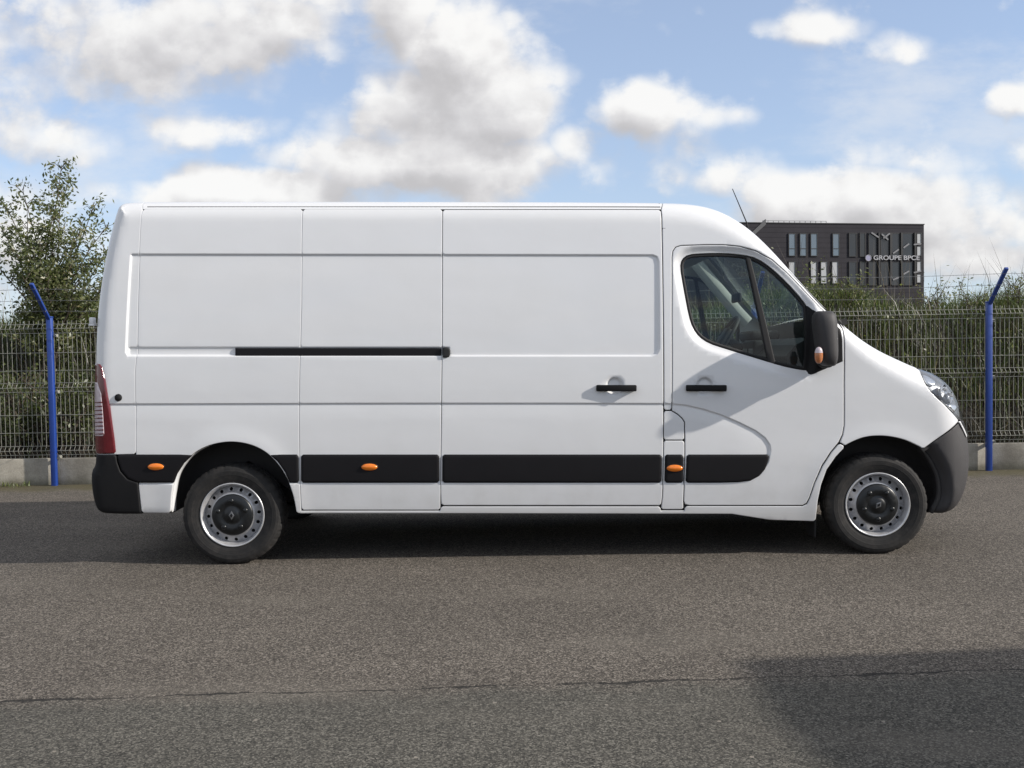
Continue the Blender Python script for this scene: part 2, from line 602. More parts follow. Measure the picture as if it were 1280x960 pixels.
SIL = [  # outline of the body: picture x, y, corner radius
    (124, 640, .05), (118, 625, .08), (115, 605, .09), (115, 588, .09), (120, 581, .10), (120.5, 566, .11),
    (118.5, 560, .12), (118.5, 500, .12), (119, 450, .12), (121, 400, .12), (126, 355, .12), (133, 315, .12), (140, 285, .12),
    (146, 264, .12), (149, 257, .12), (155, 253.5, .13), (166, 252.5, .14), (182, 252, .14), (300, 251.5, .14), (450, 251.5, .14), (600, 251.7, .14),
    (760, 252.3, .14), (830, 253, .15), (858, 254, .16), (880, 257, .17), (900, 263, .17), (920, 273.5, .16), (940, 288, .14),
    (960, 307, .12), (980, 329, .10), (1000, 351.5, .09), (1020, 373, .085), (1040, 393.5, .085), (1060, 411, .10),
    (1080, 426.5, .12), (1100, 438.5, .14), (1120, 448, .15), (1146, 459.5, .17), (1168, 466, .20), (1184, 477, .22),
    (1195, 491, .24), (1202, 508, .25), (1207, 530, .26), (1211, 548, .27), (1213, 566, .27), (1212, 592, .26), (1206, 616, .22),
    (1196, 634, .14), (1184, 641, .08), (1168, 643, .04), (1140, 646, .02), (1090, 650, .015), (1019, 653, .012), (962, 651, .012), (915, 644, .012), (600, 643, .012), (375, 643, .012),
    (300, 643, .012), (180, 642, .02), (140, 642, .03)]


def dense(pts, step, closed=True):
    """resample a polyline of n-d rows so that no step is longer than `step`"""
    pts = np.asarray(pts, float)
    out = []
    n = len(pts)
    for i in range(n if closed else n - 1):
        a, b = pts[i], pts[(i + 1) % n]
        k = max(1, int(math.ceil(np.linalg.norm((b - a)[:2]) / step)))
        for j in range(k):
            out.append(a + (b - a) * j / k)
    if not closed:
        out.append(pts[-1])
    return np.array(out)


def chaikin(pts, n=2):
    pts = np.asarray(pts, float)
    for _ in range(n):
        q = np.roll(pts, -1, 0)
        pts = np.stack([pts * .75 + q * .25, pts * .25 + q * .75], 1).reshape(-1, pts.shape[1])
    return pts


sil = []
for px, py, r in SIL:
    y = 0.05
    for _ in range(4):
        x, z = unp(px, py, y)
        y = float(tumble(z)) + 0.7 * r
    sil.append((x, z, r))
SILP = dense(chaikin(sil, 2), 0.02)               # x, z, radius; clockwise from the tail


def seg_dist(P, poly, closed=True):
    """distance of points to a polyline, nearest segment and its parameter"""
    a = poly[:, :2]
    b = np.roll(a, -1, 0)
    if not closed:
        a, b = a[:-1], b[:-1]
    best = np.full(len(P), 1e9)
    bi = np.zeros(len(P), int)
    bt = np.zeros(len(P))
    for s in range(0, len(P), 4000):
        q = P[s:s + 4000, None, :2]
        ab = (b - a)[None]
        t = np.clip(((q - a[None]) * ab).sum(-1) / np.maximum((ab ** 2).sum(-1), 1e-12), 0, 1)
        dd = ((q - a[None] - ab * t[..., None]) ** 2).sum(-1)
        i = dd.argmin(1)
        r = np.arange(len(i))
        best[s:s + 4000] = np.sqrt(dd[r, i])
        bi[s:s + 4000] = i
        bt[s:s + 4000] = t[r, i]
    return best, bi, bt


def inside(P, poly):
    x, z = P[:, 0], P[:, 1]
    r = np.zeros(len(P), bool)
    a = poly[:, :2]
    b = np.roll(a, -1, 0)
    for (x1, z1), (x2, z2) in zip(a, b):
        c = (z1 > z) != (z2 > z)
        if c.any():
            r ^= c & (x < (x2 - x1) * (z - z1) / (z2 - z1 + 1e-15) + x1)
    return r


def sdist(P, poly):
    d = seg_dist(P, poly)[0]
    return np.where(inside(P, poly), d, -d)       # positive inside


def sstep(v, a, b):
    t = np.clip((v - a) / (b - a), 0, 1)
    return t * t * (3 - 2 * t)


def base_y(P):
    """side surface without pressings"""
    y = tumble(P[:, 1])
    d, i, t = seg_dist(P, SILP)
    r = SILP[i, 2] * (1 - t) + SILP[(i + 1) % len(SILP), 2] * t
    d = np.where(inside(P, SILP), d, 0)
    k = np.clip(r - d, 0, None)
    return y + r - np.sqrt(np.maximum(r * r - k * k, 0))


def on_side(pts, closed=True, step=0.015, smooth=0):
    """picture polygon -> van-local (x, z) polygon lying on the side surface"""
    out = []
    for px, py in pts:
        y = 0.02
        for _ in range(4):
            x, z = unp(px, py, y)
            y = float(base_y(np.array([[x, z]]))[0])
        out.append((x, z))
    out = np.array(out)
    if smooth:
        out = chaikin(out, smooth)
    return dense(out, step, closed) if step else out


# pressings of the side, drawn once
WIN_PX = [(851, 334), (853, 324), (861, 318), (880, 316.5), (905, 316), (930, 318), (948, 322.5), (966, 335), (986, 354), (1004, 374),
          (1012, 386), (1012, 463), (1001, 462), (979, 457.5), (943, 446.5), (905, 435), (887, 429), (875, 421), (867, 410), (862, 395), (855, 358)]
WIN = on_side(WIN_PX, smooth=1)
REC = on_side([(163, 317), (816, 318), (822, 320.5), (824, 327), (825, 436), (822, 443), (815, 445.5), (568, 445.5), (560, 445), (160, 445), (156.5, 441)])
CHAN = on_side([(160, 433.5), (562, 433.5), (562, 445.5), (159, 445.5)])
LOW = on_side([(90, 503.5), (500, 503.5), (700, 503.5), (838, 504), (858, 506), (880, 511), (902, 518), (925, 528), (945, 538), (957, 547), (963, 556), (964, 563), (961, 578), (952, 592), (938, 601), (900, 604), (500, 604), (90, 604)])
AR_PX = [(371, 641), (367, 620), (359, 598), (347, 579), (331, 564), (311, 555), (288, 552), (265, 555.5), (246, 564), (231, 577), (220, 594), (215, 616), (213.5, 641)]
AF_PX = [(1167, 641), (1176, 622), (1175, 598), (1165, 576), (1153, 561.5), (1144, 556), (1127, 549), (1103, 545), (1079, 547), (1056, 557), (1043, 569), (1031, 586), (1024, 606), (1020, 651)]


def spline(pts, n=6):
    p = np.array(pts, float)
    p = np.vstack([2 * p[0] - p[1], p, 2 * p[-1] - p[-2]])
    out = []
    for i in range(1, len(p) - 2):
        for j in range(n):
            t = j / n
            out.append(.5 * (2 * p[i] + (p[i + 1] - p[i - 1]) * t + (2 * p[i - 1] - 5 * p[i] + 4 * p[i + 1] - p[i + 2]) * t * t + (3 * p[i] - p[i - 1] - 3 * p[i + 1] + p[i + 2]) * t ** 3))
    out.append(p[-2])
    return [tuple(q) for q in out]


AR_PX = spline(AR_PX)
AF_FINE = spline(AF_PX)
ARCH_R = on_side(AR_PX, False)
ARCH_F = on_side(AF_FINE, False)
CUPS = [on_side([(768, 482)], step=0)[0], on_side([(881, 482)], step=0)[0]]


def press(P):
    d = np.zeros(len(P))
    d += 0.011 * sstep(sdist(P, REC), -0.002, 0.012)
    d += 0.009 * sstep(sdist(P, CHAN), -0.002, 0.009)
    sl = sdist(P, LOW)
    d += 0.009 * sstep(sl, -0.001, 0.008) * np.exp(-np.clip(sl, 0, None) / 0.10)
    sw = sdist(P, WIN)
    d += 0.026 * sstep(-sw, 0.060, 0.004)
    for c in CUPS:
        q = np.hypot(P[:, 0] - c[0], (P[:, 1] - c[1]) * 1.0)
        d += 0.022 * sstep(q, 0.061, 0.042)
    da = np.minimum(seg_dist(P, ARCH_R, False)[0], seg_dist(P, ARCH_F, False)[0])
    d -= 0.006 * np.exp(-(da / 0.07) ** 2)
    return d


def bump_in(P):
    """front bumper turns in towards the wheel"""
    d = seg_dist(P, ARCH_F, False)[0]
    return 0.075 * (1 - sstep(d, 0.0, 0.085))


FEAT = []
for poly, offs in ((REC, (-.006, -.002, .002, .006, .010, .014)), (CHAN, (-.004, -.001, .002, .006, .010)), (LOW, (-.004, -.001, .002, .005, .009, .016)),
                   (WIN, (-.058, -.045, -.032, -.020, -.010, -.003))):
    t = np.roll(poly, -1, 0) - np.roll(poly, 1, 0)
    n = np.stack([-t[:, 1], t[:, 0]], 1) / np.linalg.norm(t, axis=1)[:, None]
    test = inside(poly + n * 1e-3, poly)
    n[~test] *= -1
    for o in offs:
        q = poly + n * o
        q = q[np.abs(sdist(q, poly) - o) < 0.0012 + 0.1 * abs(o)]
        FEAT.append(q)
for c in CUPS:
    for r in (.020, .035, .041, .046, .051, .056, .062):
        a = np.linspace(0, 2 * math.pi, 28, endpoint=False)
        FEAT.append(np.stack([c[0] + r * np.cos(a), c[1] + r * np.sin(a)], 1))
FEAT = np.concatenate(FEAT)


def poly_area(p):
    return 0.5 * np.sum(p[:, 0] * np.roll(p[:, 1], -1) - np.roll(p[:, 0], -1) * p[:, 1])


def inset(poly, d):
    if d == 0:
        return poly
    t = np.roll(poly, -1, 0) - np.roll(poly, 1, 0)
    n = np.stack([-t[:, 1], t[:, 0]], 1) / np.maximum(np.linalg.norm(t, axis=1), 1e-9)[:, None]
    if poly_area(poly) < 0:
        n = -n
    q = poly + n * d
    return q[np.abs(seg_dist(q, poly)[0] - abs(d)) < abs(d) * 0.25]


def cdt(pts, loops):
    vs = [Vector((float(a), float(b))) for a, b in pts]
    es = []
    for lp in loops:
        b = len(vs)
        vs += [Vector((float(a), float(c))) for a, c in lp]
        es += [(b + i, b + (i + 1) % len(lp)) for i in range(len(lp))]
    r = delaunay_2d_cdt(vs, es, [], 0, 1e-6, False)
    V = np.array([tuple(v) for v in r[0]])
    T = np.array([tuple(f) for f in r[2] if len(f) == 3])
    return V, T


def panel(name, poly, material, parent, holes=(), h=0.03, gap=0.003, off=0.0, edge=0.0035, drop=0.0022, flange=0.028,
          extra=None, pressed=True, mirror=False, clip=True, dome=0.0):
    """a sheet on the side surface cut to a polygon, its rim rolled in"""
    poly = inset(np.asarray(poly), gap)
    holes = [inset(np.asarray(hh), -gap) for hh in holes]
    loops = [poly] + holes
    lo, hi = poly.min(0), poly.max(0)
    gx, gz = np.meshgrid(np.arange(lo[0] + h / 2, hi[0], h), np.arange(lo[1] + h / 2, hi[1], h))
    G = np.stack([gx.ravel(), gz.ravel()], 1)
    special = []
    if edge > 0:
        for lp, sgn in [(poly, 1)] + [(hh, -1) for hh in holes]:
            for e in (edge * 0.5, edge, edge * 1.9):
                special.append(inset(lp, sgn * e))
    if pressed:
        m = np.all((FEAT > lo) & (FEAT < hi), 1)
        special.append(FEAT[m])
    if clip:
        t = np.roll(SILP, -1, 0)[:, :2] - np.roll(SILP, 1, 0)[:, :2]
        n = np.stack([-t[:, 1], t[:, 0]], 1) / np.linalg.norm(t, axis=1)[:, None]
        if poly_area(SILP[:, :2]) < 0:
            n = -n
        m = np.all((SILP[:, :2] > lo - .05) & (SILP[:, :2] < hi + .05), 1)
        if m.any():
            loops.append(SILP[:, :2])
            for th in (8, 16, 25, 35, 46, 58, 72):
                dd = SILP[m, 2] * (1 - math.cos(R(th)))
                # R - R sin: fraction of the way round the corner
                special.append(SILP[m, :2] + n[m] * (SILP[m, 2] * (1 - math.sin(R(90 - th))))[:, None])
    S = np.concatenate(special) if special else np.zeros((0, 2))
    S = S[inside(S, poly)] if len(S) else S
    if len(S):
        # drop grid points that crowd the special ones
        cell = h * 0.5
        occ = set(map(tuple, np.round(np.concatenate([S] + loops[:1]) / cell).astype(int).tolist()))
        keep = [tuple(q) not in occ for q in np.round(G / cell).astype(int).tolist()]
        G = G[np.array(keep)] if len(G) else G
        # thin the special points against each other
        _, ui = np.unique(np.round(S / 0.0016).astype(int), axis=0, return_index=True)
        S = S[ui]
    P = np.concatenate([G[inside(G, poly)] if len(G) else G, S])
    V, T = cdt(P, loops)
    C = V[T].mean(1)
    ok = inside(C, poly)
    for hh in holes:
        ok &= ~inside(C, hh)
    if clip:
        ok &= inside(C, SILP)
    T = T[ok]
    used = np.unique(T)
    mp = -np.ones(len(V), int)
    mp[used] = np.arange(len(used))
    V, T = V[used], mp[T]
    y = base_y(V) - off
    if pressed:
        y = y + press(V)
    if extra is not None:
        y = y + extra(V)
    de = np.full(len(V), 1e9)
    for lp in [poly] + holes:
        de = np.minimum(de, seg_dist(V, lp)[0])
    if edge > 0:
        y = y + drop * np.clip(1 - de / edge, 0, 1) ** 2
    if dome:
        y = y - dome * np.sqrt(np.clip(de / de.max(), 0, 1))
    P3 = np.stack([V[:, 0], y, V[:, 1]], 1)
    # outward is -y: make triangles wind so
    a, b, c = P3[T[:, 0]], P3[T[:, 1]], P3[T[:, 2]]
    nn = np.cross(b - a, c - a)
    fl = nn[:, 1] > 0
    T[fl] = T[fl][:, ::-1]
    if mirror:
        P3[:, 1] = W2 - P3[:, 1]
        T = T[:, ::-1]
    faces = T.tolist()
    verts = P3.tolist()
    if flange:
        e = {}
        for tri in faces:
            for i in range(3):
                k = (tri[i], tri[(i + 1) % 3])
                if (k[1], k[0]) in e:
                    del e[(k[1], k[0])]
                else:
                    e[k] = 1
        bv = sorted({i for k in e for i in k})
        if clip:
            ds = seg_dist(V[bv], SILP)[0]
            onsil = {i for i, d in zip(bv, ds) if d < 1e-4}
        else:
            onsil = set()
        sg = -1 if mirror else 1
        top, bot = {}, {}
        for i in bv:
            top[i] = len(verts)
            verts.append(list(P3[i]))
            bot[i] = len(verts)
            verts.append([P3[i][0], P3[i][1] + sg * flange, P3[i][2]])
        for (i, j) in e:
            if i in onsil and j in onsil:
                continue
            faces.append([top[j], top[i], bot[i], bot[j]])
    return mesh_obj(name, verts, faces, material, parent, smooth=True)


van = thing('panel_van', 'white high-roof panel van with black side strips parked before the mesh fence', 'van')
van.matrix_world = VAN

# white panels ------------------------------------------------------
DOOR_PX = [(840, 513.5), (840, 400), (840, 322), (841, 314), (844.5, 309), (851, 307), (880, 306), (905, 306), (925, 308), (945, 313.5), (965, 324.5), (985, 342), (1005, 363),
           (1025, 384.5), (1040, 398), (1049, 405.5), (1053, 411), (1055, 424), (1055, 480), (1055, 532), (1053, 543), (1048, 553), (1038, 565), (1027, 582), (1017.5, 604), (1011.5, 622),
           (1008, 629), (1003, 632), (930, 632), (862, 632), (856, 630.5), (854.5, 626), (855.5, 600), (856, 575), (856, 527.5), (853, 523), (847, 517.5)]
rear_corner = panel('rear_corner_panel', on_side([(90, 230), (181, 230), (181, 252), (178.3, 262), (174, 317), (171, 440), (169, 462), (169.5, 520), (170, 567.5), (90, 567.5)]), M_WHITE, van, gap=0.0005, flange=0.012, edge=.003, drop=.0012)
rear_side = panel('rear_side_panel', on_side([(178.3, 261.5), (378.7, 261.5), (376.5, 380), (375, 440), (373.7, 520), (375, 603), (377, 641)] + AR_PX +
                  [(177.5, 641), (173, 604), (170, 567.5), (169.5, 520), (169, 462), (171, 440), (174, 317)]), M_WHITE, van, gap=0.0008, edge=.003, drop=.0014)
mid_side = panel('middle_side_panel', on_side([(378.7, 261.5), (553.2, 261.5), (552.4, 440), (551, 560), (550.5, 637.5), (377, 637.5), (375, 603), (373.7, 520), (375, 440), (376.5, 380)]), M_WHITE, van, gap=0.0012, edge=.003, drop=.0014)
slide = panel('sliding_door', on_side([(553.2, 262), (826, 262), (827.5, 300), (829, 400), (829.5, 500), (829, 590), (828, 620), (826.5, 632), (555, 632), (551.3, 630), (550.5, 615), (551, 560), (552.4, 440)]), M_WHITE, van, gap=0.0026)
roof_side = panel('roof_edge', on_side([(181, 220), (829.5, 220), (828, 254), (826, 261.7), (553.2, 261.7), (178.3, 261.7), (181, 252)]), M_WHITE, van, gap=0.0008, flange=0.015, edge=.003, drop=.0014)
surround = panel('cab_surround', on_side([(828, 220), (1110, 220), (1110, 380), (1066, 396), (1051, 404.5)] + [p for p in DOOR_PX[::-1] if p[1] < 405 and p[0] > 840.5] + [(840, 322), (840, 400), (840, 513), (829.7, 513), (829.2, 400), (827.7, 300), (826.2, 262), (828, 254)]),
                 M_WHITE, van, gap=0.003)
flap = panel('fuel_flap', on_side([(829.7, 513.5), (839.5, 513.5), (847, 518), (853, 523.5), (855.7, 528), (855.7, 550.3), (829.4, 550.3)]), M_WHITE, van, gap=0.003)
pillar = panel('pillar_foot', on_side([(829.4, 550.5), (855.8, 550.5), (855.8, 575), (855.2, 600), (854.2, 626), (854.5, 637), (826, 637), (828, 620), (829, 590)]), M_WHITE, van, gap=0.0025)
sill = panel('sill', on_side([(551, 633), (826, 633), (826, 638), (856, 638), (856, 632.7), (930, 632.7), (1003, 632.7), (1009, 629.7), (1012.5, 622), (1018.3, 604.5), (1028, 583), (1039, 566), (1049, 554)] +
                           [(1056, 558.5), (1044.5, 570.5), (1033, 587), (1026, 606), (1022, 625), (1019, 651.5), (962, 650), (940, 646.5), (915, 642.5), (600, 641.8), (373, 641.8), (372.5, 638.3), (550, 638.3)]), M_WHITE, van, gap=0.0012, flange=0.05)
fender = panel('front_fender', on_side([(1055.3, 424), (1053.3, 411), (1050, 405), (1066, 390), (1120, 425), (1160, 440), (1147, 460), (1151.5, 468), (1156, 478), (1162, 488), (1172, 498), (1184, 509), (1199, 526)] +
                             [(1176, 545.5)] + AF_FINE[24:55] + [(1049.5, 553), (1053.5, 543), (1055.3, 532), (1055.3, 480)]), M_WHITE, van, gap=0.003)
door = panel('cab_door', on_side(DOOR_PX), M_WHITE, van, holes=[WIN], gap=0.0026)

# dark backing strips added behind every seam so that no light passes
SEAMS = [[(181, 254), (178.3, 262), (174, 317), (171, 440), (169, 462), (169.5, 520), (170, 567), (173, 604), (177, 638)],
         [(379, 261), (376.5, 380), (375, 440), (373.7, 520), (375, 603), (377, 638)],
         [(553.2, 262), (552.4, 440), (551, 560), (550.7, 634)],
         [(183, 261.7), (553, 261.7), (826, 261.8)],
         [(828, 255), (826.2, 262), (827.7, 300), (829.2, 400), (829.6, 500), (829, 590), (827, 634)],
         [(552, 633), (826, 633)], [(377, 638), (550, 638)], [(829, 550.5), (855, 550.5)], [(826, 637.6), (856, 637.6)],
         DOOR_PX + DOOR_PX[:1], [(829.7, 513.3), (840, 513.3)], [(1050, 405), (1060, 401)], [(1153, 562), (1176, 545.5), (1198, 527)], [(146, 567.5), (172, 567.5)]]
for s in SEAMS:
    q = on_side(s, False, 0.02)
    t = np.gradient(q, axis=0)
    n = np.stack([-t[:, 1], t[:, 0]], 1) / np.maximum(np.linalg.norm(t, axis=1), 1e-9)[:, None]
    vs = []
    for o in (-0.022, 0.022):
        a = q + n * o
        yy = base_y(q) + press(q) + 0.016
        vs.append(np.stack([a[:, 0], yy, a[:, 1]], 1))
    k = len(q)
    mesh_obj('seam_backing', np.concatenate(vs), [(i, i + 1, k + i + 1, k + i) for i in range(k - 1)], M_RUBBER, van)

# black parts on the side -------------------------------------------
rear_bumper = panel('rear_bumper', on_side([(90, 567.8), (145.5, 567.8), (147, 578), (151, 589), (160, 599), (173, 603.3), (177.5, 641.5), (177, 655), (90, 655)]), M_PLAST, van, off=0.012, gap=0.001, edge=.006, drop=.006, pressed=False, flange=.03)
STRIP_T, STRIP_B = 568, 603.5


def strip(name, px0t, px0b, px1t, px1b, parent, ext=None):
    pts = [(px0t, STRIP_T), (px1t, STRIP_T), (px1b, STRIP_B), (px0b, STRIP_B)] if ext is None else ext
    o = panel(name, on_side(pts), M_STRIP, parent, off=0.010, gap=0.0005, edge=0.012, drop=0.008, pressed=False, flange=0.014, h=0.03)
    return o


strip('side_strip', 0, 0, 0, 0, rear_side, [(146, STRIP_T), (241.5, STRIP_T), (230, 579), (221.5, 592), (217, STRIP_B), (172.5, STRIP_B), (160.5, 598.6), (151.8, 588.6), (148, 578)])
strip('side_strip', 0, 0, 0, 0, rear_side, [(336, STRIP_T), (373.5, STRIP_T), (373.8, STRIP_B), (362, STRIP_B), (356, 590), (347, 577.5)])
strip('side_strip', 376.3, 376.3, 549.3, 549.3, mid_side)
strip('side_strip', 552.8, 552.8, 827.6, 826.8, slide)
strip('side_strip', 831.0, 830.6, 854.4, 854.2, pillar)
strip('side_strip', 0, 0, 0, 0, door, [(858, STRIP_T), (961.8, STRIP_T), (960, 577), (956, 587), (949, 595), (938, 601), (922, 603), (900, STRIP_B), (857, STRIP_B)])
rail = panel('door_rail', on_side([(293.5, 435), (551.5, 435), (551.5, 446.5), (296, 446.5), (293.5, 445)]), M_STRIP, van, off=-0.006, gap=0, edge=0.006, drop=0.005, pressed=False, flange=.012)
panel('rail_roller', on_side([(553.6, 434.5), (558.5, 434.2), (561.5, 435.5), (562.8, 438), (562.8, 443), (561.5, 446), (558, 447), (553.6, 447)]), M_RUBBER, slide, off=0.012, gap=0, edge=0.006, drop=0.006, pressed=False, flange=.03)


def ellip(cx, cy, rx, ry, n=28):
    return [(cx + rx * math.cos(2 * math.pi * i / n), cy + ry * math.sin(2 * math.pi * i / n)) for i in range(n)]


for (mx, my, par) in ((195.5, 583.3, rear_side), (462, 583.6, mid_side), (843, 585, pillar)):
    bz = panel('marker_bezel', on_side(ellip(mx, my, 11.5, 5.6), step=0.004), M_PLAST, par, off=0.012, gap=0, edge=0.003, drop=0.003, pressed=False, flange=.012, h=.01)
    panel('marker_lamp', on_side(ellip(mx, my, 10, 4.3), step=0.004), M_AMBER, par, off=0.013, gap=0, edge=0, pressed=False, flange=.006, h=.006, dome=.012)
panel('lock_cap', on_side(ellip(148, 497, 4.6, 4.6), step=.004), M_PLAST, rear_corner, off=0.004, gap=0, edge=0, flange=.02, h=.008, dome=.012)


# door handles: dished cup in the sheet, bar across it
def handle(px0, px1, py, parent):
    (xa, za), (xb, zb) = unp(px0, py, 0), unp(px1, py, 0)
    y = float(base_y(np.array([[xa, za]]))[0])
    cx, cz = (xa + xb) / 2, (za + zb) / 2
    mb = MB()
    L = xb - xa
    v, f = rbox((cx, 0, cz), (L, 0.018, 0.043), 0.0085)
    mb.add([(q[0], y - 0.017 - 0.020 * min(1, (q[0] - xa) / (L * .55)) + q[1], q[2]) for q in v], f)
    mb.add(*rbox((xa + 0.045, y - 0.006, cz), (0.085, 0.040, 0.040), 0.007))
    mb.add(*rbox((xb - 0.030, y - 0.014, cz), (0.055, 0.052, 0.039), 0.007))
    return mb.obj('handle', M_PLAST, parent, True)


handle(745, 795, 485, slide)
handle(857, 907, 485, door)

# cab window ---------------------------------------------------------
GLS = inset(WIN, 0.022)
panel('window_seal', WIN, M_RUBBER, door, holes=[GLS], gap=0.0, off=-0.006, edge=0.010, drop=0.01, flange=.02, clip=False)
pane = panel('window_pane', inset(WIN, 0.012), M_GLASS, door, gap=0, off=-0.042, edge=0, flange=0, clip=False, pressed=False)
panel('window_divider', on_side([(933, 319), (939, 319.5), (972, 458), (962, 456)]), M_RUBBER, door, gap=0, off=-0.004, edge=.006, drop=.005, flange=.03)
panel('mirror_foot', on_side([(1009.5, 380), (1016, 386), (1030, 396), (1043, 404), (1051, 411.5), (1053.3, 424), (1054, 452), (1033, 461), (1012, 470), (1006.5, 459), (1008, 420)]), M_PLAST, door, gap=.001, off=0.003, edge=.005, drop=.005, flange=.03)


# mirror: rounded upright head on a short arm --------------------------
def superell(c, s, ex, ez, n=28, m=16):
    vs, fs = [], []
    sp = lambda v, p: math.copysign(abs(v) ** p, v)
    for j in range(m + 1):
        ph = -math.pi / 2 + math.pi * j / m
        for i in range(n):
            th = 2 * math.pi * i / n
            vs.append((c[0] + s[0] * sp(math.cos(ph), ez) * sp(math.cos(th), ex), c[1] + s[1] * sp(math.cos(ph), ez) * sp(math.sin(th), ex), c[2] + s[2] * sp(math.sin(ph), ez)))
    for j in range(m):
        for i in range(n):
            i2 = (i + 1) % n
            fs.append((j * n + i, j * n + i2, (j + 1) * n + i2, (j + 1) * n + i))
    return vs, fs


mirror = part('wing_mirror', van)
MY = -0.140
(mx0, mz0), (mx1, mz1) = unp(1024.5, 388, MY - .08), unp(1048, 458, MY - .08)
mcx, mcz = (mx0 + mx1) / 2, (mz0 + mz1) / 2
v, f = superell((0, 0, 0), ((mx1 - mx0) / 2, 0.100, (mz0 - mz1) / 2), 0.72, 0.52)
v = [(mcx + x * (1 + .18 * z / .19) - 0.018 * (z / 0.19) + (0.02 * (0.10 - abs(y)) / 0.10 if x > 0 else 0), MY + y, mcz + z) for x, y, z in v]
mesh_obj('mirror_shell', v, f, M_BUMP, mirror, True)
mb = MB()
mb.add(*rbox((mx0 + 0.016, MY, mcz + 0.03), (0.006, 0.10, 0.13), 0.002))
mb.obj('mirror_glass', M_CHROME, mirror, True)
am = MB()
av = [(mcx + 0.045, -0.10, mcz - 0.02), (mcx + 0.085, 0.03, mcz + 0.015), (mcx + 0.05, 0.05, mcz - 0.15), (mcx - 0.03, 0.03, mcz - 0.21), (mcx - 0.01, -0.16, mcz - 0.16), (mcx + 0.05, -0.16, mcz - 0.12)]
v, f = superell((0, 0, 0), (0.065, 0.10, 0.095), 0.7, 0.7, 20, 12)
v = [(mcx + 0.030 + x + 0.18 * max(0, y + .02), MY + 0.10 + y, mcz - 0.10 + z + 0.25 * max(0, y + .02)) for x, y, z in v]
mesh_obj('mirror_arm', v, f, M_PLAST, mirror, True)
# the small repeater lamp: clear above amber
lx, lz = unp(1023.8, 444, MY - 0.09)
v, f = superell((lx, MY - 0.084, lz), (0.027, 0.022, 0.054), 1.0, 0.85, 20, 14)
top = [q for q in f if np.mean([v[i][2] for i in q]) > lz + 0.012]
bot = [q for q in f if np.mean([v[i][2] for i in q]) <= lz + 0.012]
mesh_obj('repeater_lens', v, top, M_CLEAR, mirror, True)
mesh_obj('repeater_lamp', v, bot, simple('repeater_amber', (.45, .17, .07), .2, coat=.6, var=.5, vscale=90), mirror, True)

# lamps ---------------------------------------------------------------
tail = part('tail_light', van)
panel('red_lens', on_side([(95, 455), (121, 454), (125, 455), (128, 459), (132, 474), (138, 510), (143.5, 548), (145.5, 567), (95, 567)]), M_RED, tail, off=0.012, gap=.001, edge=.008, drop=.008, pressed=False)
panel('clear_lens', on_side([(95, 478), (123, 478), (127.5, 492), (129.5, 512), (131.5, 545), (95, 545)]), M_CLEAR, tail, off=0.0145, gap=.001, edge=.004, drop=.003, pressed=False, flange=.01)
for i in range(9):
    yy = 502 + i * 4.9
    panel('lens_rib', on_side([(95, yy), (128.4 + i * .3, yy), (128.5 + i * .3, yy + 1.6), (95, yy + 1.6)]), M_RED, tail, off=0.0185, gap=0, edge=.002, drop=.002, pressed=False, flange=.006, h=.02)

head = part('headlight', van)
HL_PX = [(1146.5, 459), (1160, 455), (1240, 470), (1240, 524), (1204, 527), (1199, 525.5), (1184, 508.5), (1172, 497.5), (1162, 487.5), (1156, 477.5), (1151.5, 467.5)]
panel('lamp_housing', on_side(HL_PX), M_LAMPD, head, off=-0.035, gap=.004, edge=0, pressed=False, flange=.02)
panel('lamp_lens', on_side(HL_PX), M_LENS, head, off=0.004, gap=.003, edge=.008, drop=.006, pressed=False, flange=.04)
panel('lamp_strip', on_side([(1155, 468), (1163, 471), (1173, 478), (1169, 484), (1161, 481), (1157, 475)], smooth=1), M_CHROME, head, off=-0.02, gap=0, edge=.01, drop=.01, pressed=False, flange=.02)
panel('indicator_strip', on_side([(1183, 505), (1200, 507), (1195, 517), (1191, 513)], smooth=1), M_CHROME, head, off=-0.015, gap=0, edge=.01, drop=.01, pressed=False, flange=.02)
for (bx, by, br, md) in ((1180, 490, 0.050, M_CHROME), (1189, 497, 0.040, M_CHROME)):
    x, z = on_side([(bx, by)], step=0)[0]
    y = float(base_y(np.array([[x, z]]))[0]) + 0.05
    mb = MB()
    mb.lathe([(br, -0.01), (br * 0.96, 0.0), (br * 0.7, 0.018), (br * .35, 0.026), (br * .3, 0.004), (0.001, -0.006)], 28)
    o = mb.obj('lamp_bowl', md, head, True)
    o.location = (x, y - 0.03, z)
    o.rotation_euler = (0, 0, R(48))

fb = panel('front_bumper', on_side([(1199, 527.5), (1245, 522), (1245, 665), (1160, 665)] + AF_FINE[0:25] + [(1176, 546)]), M_BUMP, van, gap=.002, edge=.005, drop=.004, extra=bump_in, pressed=False, flange=.05)
panel('grille_side', on_side([(1199.5, 527), (1204, 527.3), (1245, 524), (1245, 545), (1211, 548)]), M_PLAST, van, off=0.006, gap=.001, edge=.004, drop=.004, pressed=False, flange=.03)
panel('bumper_trim', on_side([(1198, 527), (1199.8, 526.5), (1209.5, 545), (1208, 546.5)]), M_WHITE, van, off=0.012, gap=0, edge=.003, drop=.003, pressed=False, flange=.02)

# the cross parts between both sides: tail, roof, windscreen, bonnet, nose, floor --------
NY = 18


